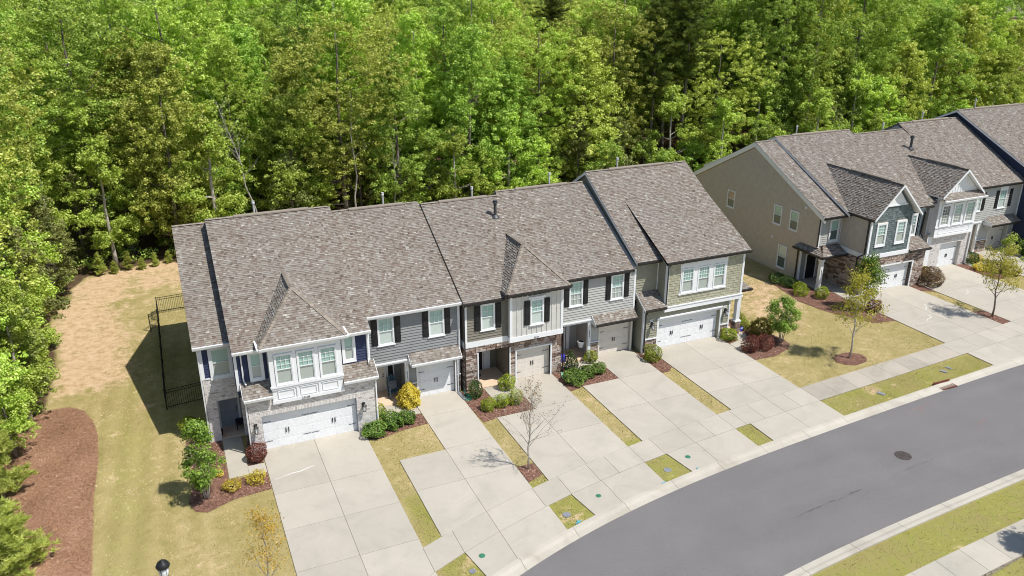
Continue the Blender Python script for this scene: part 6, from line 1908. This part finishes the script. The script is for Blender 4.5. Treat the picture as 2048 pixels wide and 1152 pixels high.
for a in [
 ('box', -3.35, 3.6, .62, .95, 'dark green shrub in the shade beside the brick townhouse corner'), ('box', -2.95, 2.3, .42, .7, 'lower green shrub in front of the shaded one at the brick corner'),
 ('burg', -.52, -.55, .52, .95, 'burgundy shrub at the foot of the brick pier left of the double garage'),
 ('gold', -1.98, -2.60, .42, .58, 'left golden shrub at the end of the brick house walk'), ('gold', -.80, -2.50, .44, .66, 'right golden shrub beside the wide driveway'), ('gold', -2.5, -1.2, .25, .4, 'small golden shrub half hidden behind the crape myrtle'),
 ('box', 6.40, 1.15, .40, .75, 'single round boxwood in front of the grey townhouse porch'),
 ('juniper', 5.62, -.55, .68, .85, 'leftmost of three bushy green shrubs by the wide driveway'), ('juniper', 6.75, -.15, .66, .95, 'middle of three bushy green shrubs in front of the grey townhouse'), ('juniper', 7.65, .0, .50, .78, 'rightmost of three bushy green shrubs in front of the grey townhouse'),
 ('goldcone', 8.30, 1.75, .60, 1.32, 'tall bright golden conifer in front of the white porch post'),
 ('hollyd', 12.15, 1.05, .36, 1.15, 'upright dark glossy shrub at the stone corner of number 2054'),
 ('box', 14.2, 1.3, .52, .82, 'round boxwood beside the stone pier of the cream garage'), ('box', 12.25, -.55, .42, .68, 'left of three round boxwoods in a row in the stone house bed'),
 ('box', 13.1, -.5, .42, .70, 'middle of three round boxwoods in the stone house bed'), ('box', 13.98, -.5, .46, .74, 'right of three round boxwoods in the stone house bed'),
 ('hollyd', 18.75, 1.75, .42, 1.30, 'upright dark shrub at the porch of the light grey townhouse'), ('box', 20.55, 2.45, .48, .72, 'round boxwood beside the stone base of the light grey townhouse porch'),
 ('juniper', 18.35, .45, .70, .85, 'large spreading green shrub at the front of the light grey townhouse bed'), ('juniper', 19.35, .8, .58, .85, 'spreading green shrub in the middle of the light grey townhouse bed'), ('juniper', 20.25, .95, .50, .75, 'spreading green shrub nearest the garage drive of the light grey townhouse'),
 ('box', 24.30, 1.05, .60, .95, 'round boxwood at the left corner of the sage green garage'), ('box', 30.75, 1.55, .58, .85, 'round boxwood at the right corner of the sage green garage'),
 ('box', 33.25, 3.75, .42, .75, 'yellow-green shrub at the back of the bed beside the sage porch'), ('box', 32.80, 2.55, .42, .72, 'yellow-green shrub nearer the walk of the sage townhouse'),
 ('golddull', 33.0, 1.15, .78, 1.45, 'spreading olive and gold conifer beside the crape myrtle'), ('burg', 30.95, -.45, .52, 1.10, 'reddish shrub beside the walk at the sage driveway edge'), ('burg', 32.1, -.45, .58, .95, 'second burgundy shrub, nearer the crape myrtle stems'),
 ('hollyd', 41.1, 8.9, .62, .8, 'dark shrub against the tan side wall'), ('hollyd', 41.4, 7.7, .60, .8, 'dark shrub in front of the tan wall corner'), ('box', 41.0, 6.1, .62, .85, 'clipped green shrub in front of the farther entry porch'), ('box', 41.95, 4.9, .55, .85, 'round green shrub beside the white column'),
 ('burg', 43.5, 1.25, .52, .95, 'round burgundy shrub at the corner of the farther wide driveway'), ('golddull', 42.4, 2.0, .45, .6, 'low gold-green shrub beside the farther crape myrtle'),
 ('brownhedge', 51.8, 3.55, 1.0, 1.15, 'near half of the bronze-brown hedge between the two farther garages'), ('brownhedge', 52.9, 4.5, .95, 1.15, 'far half of the bronze-brown hedge between the two farther garages'), ('gold', 53.2, 5.4, .5, .9, 'golden tuft behind the bronze hedge'),
 ('hollyd', 59.4, 5.9, .62, .95, 'dark green shrub beside the white brick garage downspout'), ('gold', 60.2, 6.0, .55, .7, 'golden shrub beside the stone base of the farther porch'),
 ('gold', 58.6, 4.3, .62, .7, 'golden shrub left of the farther front walk'), ('golddull', 59.6, 3.6, .75, .85, 'olive-gold shrub in the middle of the farther bed'), ('golddull', 60.0, 2.6, .75, .8, 'olive-gold shrub behind the right street tree'),
 ('juniper', 65.6, 5.0, 1.1, 1.7, 'large green shrub in front of the dark blue townhouse'), ('leafA', 64.3, 3.9, .7, .6, 'low light green plants beside the large shrub at the right edge')]:
    shrub(*a, i=int(abs(a[1] * 3)))
# undergrowth along the wood edge
g = np.random.default_rng(91)
cl = []
for x in np.arange(-11, 60, .8):
    yb = float(wood_edge_back(x))
    for _ in range(2): cl.append((x + g.uniform(-.4, .4), yb + g.uniform(.6, 4.5), g.uniform(.1, .7), g.uniform(.35, .8)))
for y in np.arange(1, 33, .7):
    xb = float(wood_edge_left(y))
    for _ in range(2): cl.append((xb - g.uniform(.5, 3.0), y + g.uniform(-.3, .3), g.uniform(.1, .8), g.uniform(.35, .8)))
ug = foliage_mesh('undergrowth', cl, 70, .17, .7, 'leafC', 5, flat=.7)
o = bpy.data.objects.new('undergrowth', ug); COL.objects.link(o); tag(o, 'low green undergrowth along the edge of the wood', kind='stuff')

# ================================================================== fence, lamp, small things
def fence(x0, y0, x1, y1, label, h=1.22, gap=.115, group='black metal fence runs'):
    root = thing('metal_fence', (x0, y0, 0), label, 'fence', group)
    L = math.hypot(x1 - x0, y1 - y0); ux, uy = (x1 - x0) / L, (y1 - y0) / L
    pk = cached(('picket',), lambda: MB().box(-.009, .009, -.009, .009, .05, h + .04).data('picket', M['black']))
    ps = cached(('fpost',), lambda: MB().box(-.03, .03, -.03, .03, 0, h + .08).box(-.036, .036, -.036, .036, h + .08, h + .10).data('post', M['black']))
    n = int(L / gap)
    for i in range(n + 1): inst('picket', pk, root, (x0 + ux * L * i / n, y0 + uy * L * i / n, 0))
    m = max(1, round(L / 2.3))
    for i in range(m + 1): inst('post', ps, root, (x0 + ux * L * i / m, y0 + uy * L * i / m, 0))
    for z in (.16, h - .16, h):
        a, b = Vector((x0, y0, z)), Vector((x1, y1, z)); s = Vector((-uy, ux, 0)) * .014
        MB().prism([a - s, b - s, b + s, a + s], (0, 0, .028)).build('rail', 'black', root)
    return root
fence(-4.55, 6.85, -4.55, 19.6, 'long side run of black metal picket fence on the lawn beside the brick townhouse')
fence(-4.55, 20.7, -4.55, 22.1, 'short end piece of black metal fence behind the open gate')
fence(-4.55, 22.1, -2.55, 22.25, 'rear run of black metal fence meeting the back corner of the brick townhouse')
fence(-4.55, 6.85, -2.55, 7.1, 'front run of black metal fence in the shade meeting the brick townhouse side')
fence(-4.57, 19.65, -5.12, 18.9, 'black metal gate standing open on the lawn', group=None)

L = thing('street_lamp', (-4.86, -12.75, 0), 'black post lantern with frosted glass at the bottom edge of the lawn', 'street lamp')
mb = MB(); mb.lathe(-4.86, -12.75, [(.16, 0), (.14, .35), (.07, .5), (.055, 3.52), (.09, 3.62), (.05, 3.72)], 14); mb.build('post', 'black', L, smooth=True)
mb = MB(); mb.lathe(-4.86, -12.75, [(.10, 3.74), (.15, 3.84), (.18, 4.17)], 14); mb.build('lamp_glass', 'frost', L, smooth=True)
mb = MB(); mb.lathe(-4.86, -12.75, [(.23, 4.17), (.24, 4.21), (.17, 4.34), (.10, 4.37), (.09, 4.40), (.04, 4.42), (.03, 4.46)], 16); mb.build('lamp_cap', 'black', L, smooth=True)
mb = MB()
for k in range(6):
    a = PI * k / 3; mb.tube([(-4.86 + .11 * math.cos(a), -12.75 + .11 * math.sin(a), 3.72), (-4.86 + .20 * math.cos(a), -12.75 + .20 * math.sin(a), 4.19)], .012, 4)
mb.build('lamp_cage', 'black', L)

def lid(name, x, y, r, mat, z, label, cat, group=None, ring=None):
    mb = MB(); mb.lathe(x, y, [(r, z), (r, z + .012), (r * .9, z + .016)], 24)
    for i in range(6): mb.box(x - r * .6, x + r * .6, y - r * .55 + i * r * .2, y - r * .50 + i * r * .2, z + .016, z + .020)
    return mb.build(name, mat, label=label, cat=cat, group=group)
lid('manhole_cover', 30.15, -13.59, .42, 'iron', .010, 'round cast iron manhole cover in the asphalt street', 'manhole cover')
lid('cleanout_cover', 7.31, -12.05, .14, 'teal_lid', .048, 'green round cover in the driveway apron of the grey townhouse', 'utility cover')
lid('cleanout_cover', 13.99, -10.32, .13, 'teal_lid', .048, 'green round cover in the driveway apron of the stone townhouse', 'utility cover')
lid('cleanout_cover', 19.85, -9.25, .14, 'teal_lid', .048, 'green round cover in the driveway apron of the light grey townhouse', 'utility cover')
lid('meter_cover', 11.95, -10.96, .20, 'greylid', .01, 'grey round meter cover in the triangular grass patch of the stone townhouse', 'utility cover')
lid('meter_cover', 18.26, -9.78, .20, 'greylid', .01, 'grey round meter cover in the grass patch beside the light grey drive', 'utility cover')
lid('meter_cover', 6.6, -12.75, .15, 'greylid', .01, 'blue-grey meter cover in the grass patch at the bottom edge', 'utility cover')
def boxlid(x, y, w, l, rz, label):
    mb = MB(); mb.box(-w / 2, w / 2, -l / 2, l / 2, 0, .03); mb.box(-w / 2 + .03, w / 2 - .03, -l / 2 + .03, l / 2 - .03, .03, .036)
    o = mb.build('meter_box', 'greylid', label=label, cat='utility cover'); o.location = (x, y, .008); o.rotation_euler = (0, 0, rz)
boxlid(34.3, -8.2, .28, .45, .3, 'grey rectangular meter box in the verge near the left bare patch')
boxlid(40.1, -7.66, .25, .42, .5, 'lower grey meter box in the verge left of the storm drain')
boxlid(40.8, -7.45, .22, .36, .2, 'upper grey meter box in the verge above the storm drain')
# storm drain
S = thing('storm_drain', (38.6, -9.0, 0), 'rusty red storm drain grate set in the kerb', 'storm drain')
yb, yf = cbk(38.6) - .02, asn(38.6)
MB().box(38.0, 39.2, yf - .02, yb, .0, .02).build('frame', 'dark_interior', S)
mb = MB()
for i in range(9): mb.box(38.02 + i * .145, 38.06 + i * .145, yf, yb, .02, .05)
mb.box(38.0, 39.2, yf - .02, yf + .05, .02, .055); mb.build('grate', 'rust', S)
MB().box(37.95, 39.25, yb, yb + .12, 0, .16).build('curb_hood', 'rust', S)
# sprayed utility marks
def mark(name, pts, w, mat, label, z=.0135):
    mb = MB()
    for a, b in pts:
        a = Vector((*a, z)); b = Vector((*b, z)); s = (b - a).cross(Vector((0, 0, 1))).normalized() * w / 2
        mb.add([a - s, b - s, b + s, a + s], [(0, 1, 2, 3)]); z += .0004
    return mb.build(name, mat, label=label, cat='paint mark')
mark('paint_mark', [((34.2, -10.4), (36.0, -10.2)), ((34.6, -10.8), (35.1, -10.45))], .03, 'red_paint', 'faded red sprayed utility marks on the asphalt by the kerb')
mark('paint_mark', [((36.4, -13.0), (37.5, -12.7))], .03, 'red_paint', 'faint red sprayed arrow farther out on the asphalt')
mark('paint_mark', [((12.0, -11.75), (12.35, -11.65)), ((12.15, -11.8), (12.2, -11.55))], .06, 'blue_paint', 'small blue sprayed cross on the kerb grass', z=.06)
mark('paint_mark', [((17.3, -10.75), (17.55, -10.65)), ((19.6, -10.35), (19.75, -10.3))], .05, 'blue_paint', 'small blue sprayed ticks on the kerb beside the light grey drive', z=.092)
# pale scuffs on the concrete
def scuff(pts, label):
    mb = MB(); n = len(pts)
    for i in range(n - 1):
        a = Vector((*pts[i], .0505)); b = Vector((*pts[i + 1], .0505)); s = (b - a).cross(Vector((0, 0, 1))).normalized() * (.035 * math.sin(PI * (i + .5) / n) + .012)
        mb.add([a - s, b - s, b + s, a + s], [(0, 1, 2, 3)])
    mb.build('scuff_mark', 'panelw', label=label, cat='mark')
scuff([(.02, -2.72), (.5, -2.62), (.9, -2.50), (1.3, -2.50), (1.8, -2.32), (2.05, -2.28)], 'white curved scuff across the left half of the brick house driveway')
scuff([(45.6, -1.6), (46.0, -1.35), (46.5, -1.25), (46.6, -.9)], 'white curved scuff low on the farther wide driveway')
scuff([(47.2, -.1), (47.8, .3), (48.0, .7)], 'white curved scuff higher on the farther wide driveway')
scuff([(52.6, .9), (53.2, 1.1), (53.4, 1.5)], 'white curved scuff on the white brick garage drive')

# porch furniture and fittings
Cc = thing('porch_chair', (7.75, 3.0, .08), 'blue-grey slatted porch chair beside the grey townhouse door', 'chair')
mb = MB(); mb.box(7.45, 8.05, 2.75, 3.25, .42, .47); mb.build('seat', 'bluecloth', Cc)
for i in range(5): MB().prism([(7.47 + i * .12, 3.22, .45), (7.57 + i * .12, 3.22, .45), (7.57 + i * .12, 3.50, 1.15 + .08 * (2 - abs(i - 2))), (7.47 + i * .12, 3.50, 1.15 + .08 * (2 - abs(i - 2)))], (0, .03, 0)).build('back_slat', 'bluecloth', Cc)
for x in (7.44, 8.02):
    MB().box(x, x + .05, 2.72, 3.35, .64, .68).build('armrest', 'bluecloth', Cc)
    for y in (2.74, 3.22): MB().box(x, x + .05, y, y + .05, .08, .64).build('leg', 'bluecloth', Cc)
MB().prism([(7.5, 3.2, .48), (8.0, 3.2, .48), (8.0, 3.38, .95), (7.5, 3.38, .95)], (0, -.08, .02)).build('cushion', 'greylid', Cc)
tag(MB().lathe(13.0, 3.55, [(.42, .08), (.42, .10)], 20).build('door_mat', 'doormat'), 'black half-round mat at the stone house door', 'door mat')
tag(MB().box(18.75, 19.05, 2.95, 3.3, .08, .5).build('storage_box', 'bluebin'), 'bright blue box just inside the light grey townhouse porch', 'box')
K = thing('hanging_planter', (20.15, 3.6, 1.0), 'white half-bucket planter hung on the porch side wall', 'planter')
mb = MB(); mb.lathe(20.18, 3.1, [(.13, .85), (.21, 1.22), (.22, 1.24), (.19, 1.24)], 14); mb.build('pot', 'white', K)
mb = MB(); mb.lathe(20.18, 3.1, [(.01, 1.235), (.185, 1.245)], 14); mb.build('soil', 'dark_interior', K)
def splash(x, y, rz, mat, label):
    mb = MB(); mb.box(-.16, .16, -.38, .38, 0, .02); mb.box(-.16, -.13, -.38, .38, .02, .09); mb.box(.13, .16, -.38, .38, .02, .09); mb.box(-.13, .13, .35, .38, .02, .09)
    o = mb.build('splash_block', mat, label=label, cat='splash block'); o.location = (x, y, .02); o.rotation_euler = (0, 0, rz)
splash(11.75, 1.15, -.5, 'green_plastic', 'dark green splash block at the foot of the stone corner downspout')
splash(18.1, 1.35, -.4, 'mint', 'pale green splash block beside the stone garage pier')
splash(58.9, 5.1, -.3, 'mint', 'green splash block under the white brick garage downspout')
H_ = thing('hose_reel', (11.7, 1.55, 0), 'green garden hose reel beside the stone corner', 'hose reel')
mb = MB()
for i in range(4): mb.tube([(11.65 + .0, 1.55 + (.16 + .02 * i) * math.cos(t), .2 + (.16 + .0 * i) * math.sin(t)) for t in np.linspace(0, 6.2, 14)], .018, 5)
mb.build('hose', 'green_plastic', H_); MB().box(11.62, 11.7, 1.4, 1.7, .02, .05).build('base', 'black', H_)
G = thing('yard_sign', (31.55, 1.35, 0), 'small blue octagonal yard sign on a stake beside the sage townhouse porch', 'sign')
mb = MB(); mb.prism([(31.55 + .16 * math.cos(PI / 8 + k * PI / 4), 1.35, .78 + .16 * math.sin(PI / 8 + k * PI / 4)) for k in range(8)], (0, .02, 0)); mb.build('sign_face', 'signblue', G)
MB().box(31.46, 31.64, 1.338, 1.349, .80, .86).build('sign_band', 'white', G); MB().box(31.54, 31.56, 1.36, 1.375, 0, .7).build('stake', 'steel', G)
tag(MB().box(6.0 + .08, 6.28, 2.45, 2.75, .08, .40).build('package', 'bluecloth'), 'small grey-blue box at the left of the grey townhouse porch', 'box')
B_ = thing('porch_bench', (-1.2, 3.1, 0), 'small dark bench in the shaded brick entry', 'bench')
MB().box(-1.15, -.72, 2.7, 3.4, .42, .46).build('seat', 'black', B_)
for x, y in ((-1.13, 2.72), (-.77, 2.72), (-1.13, 3.34), (-.77, 3.34)): MB().box(x, x + .04, y, y + .04, .09, .42).build('leg', 'black', B_)
tag(MB().box(12.98, 13.12, -1.15, -1.05, .02, .10).build('rock', 'stone'), 'small pale rock in front of the middle boxwood', 'rock')
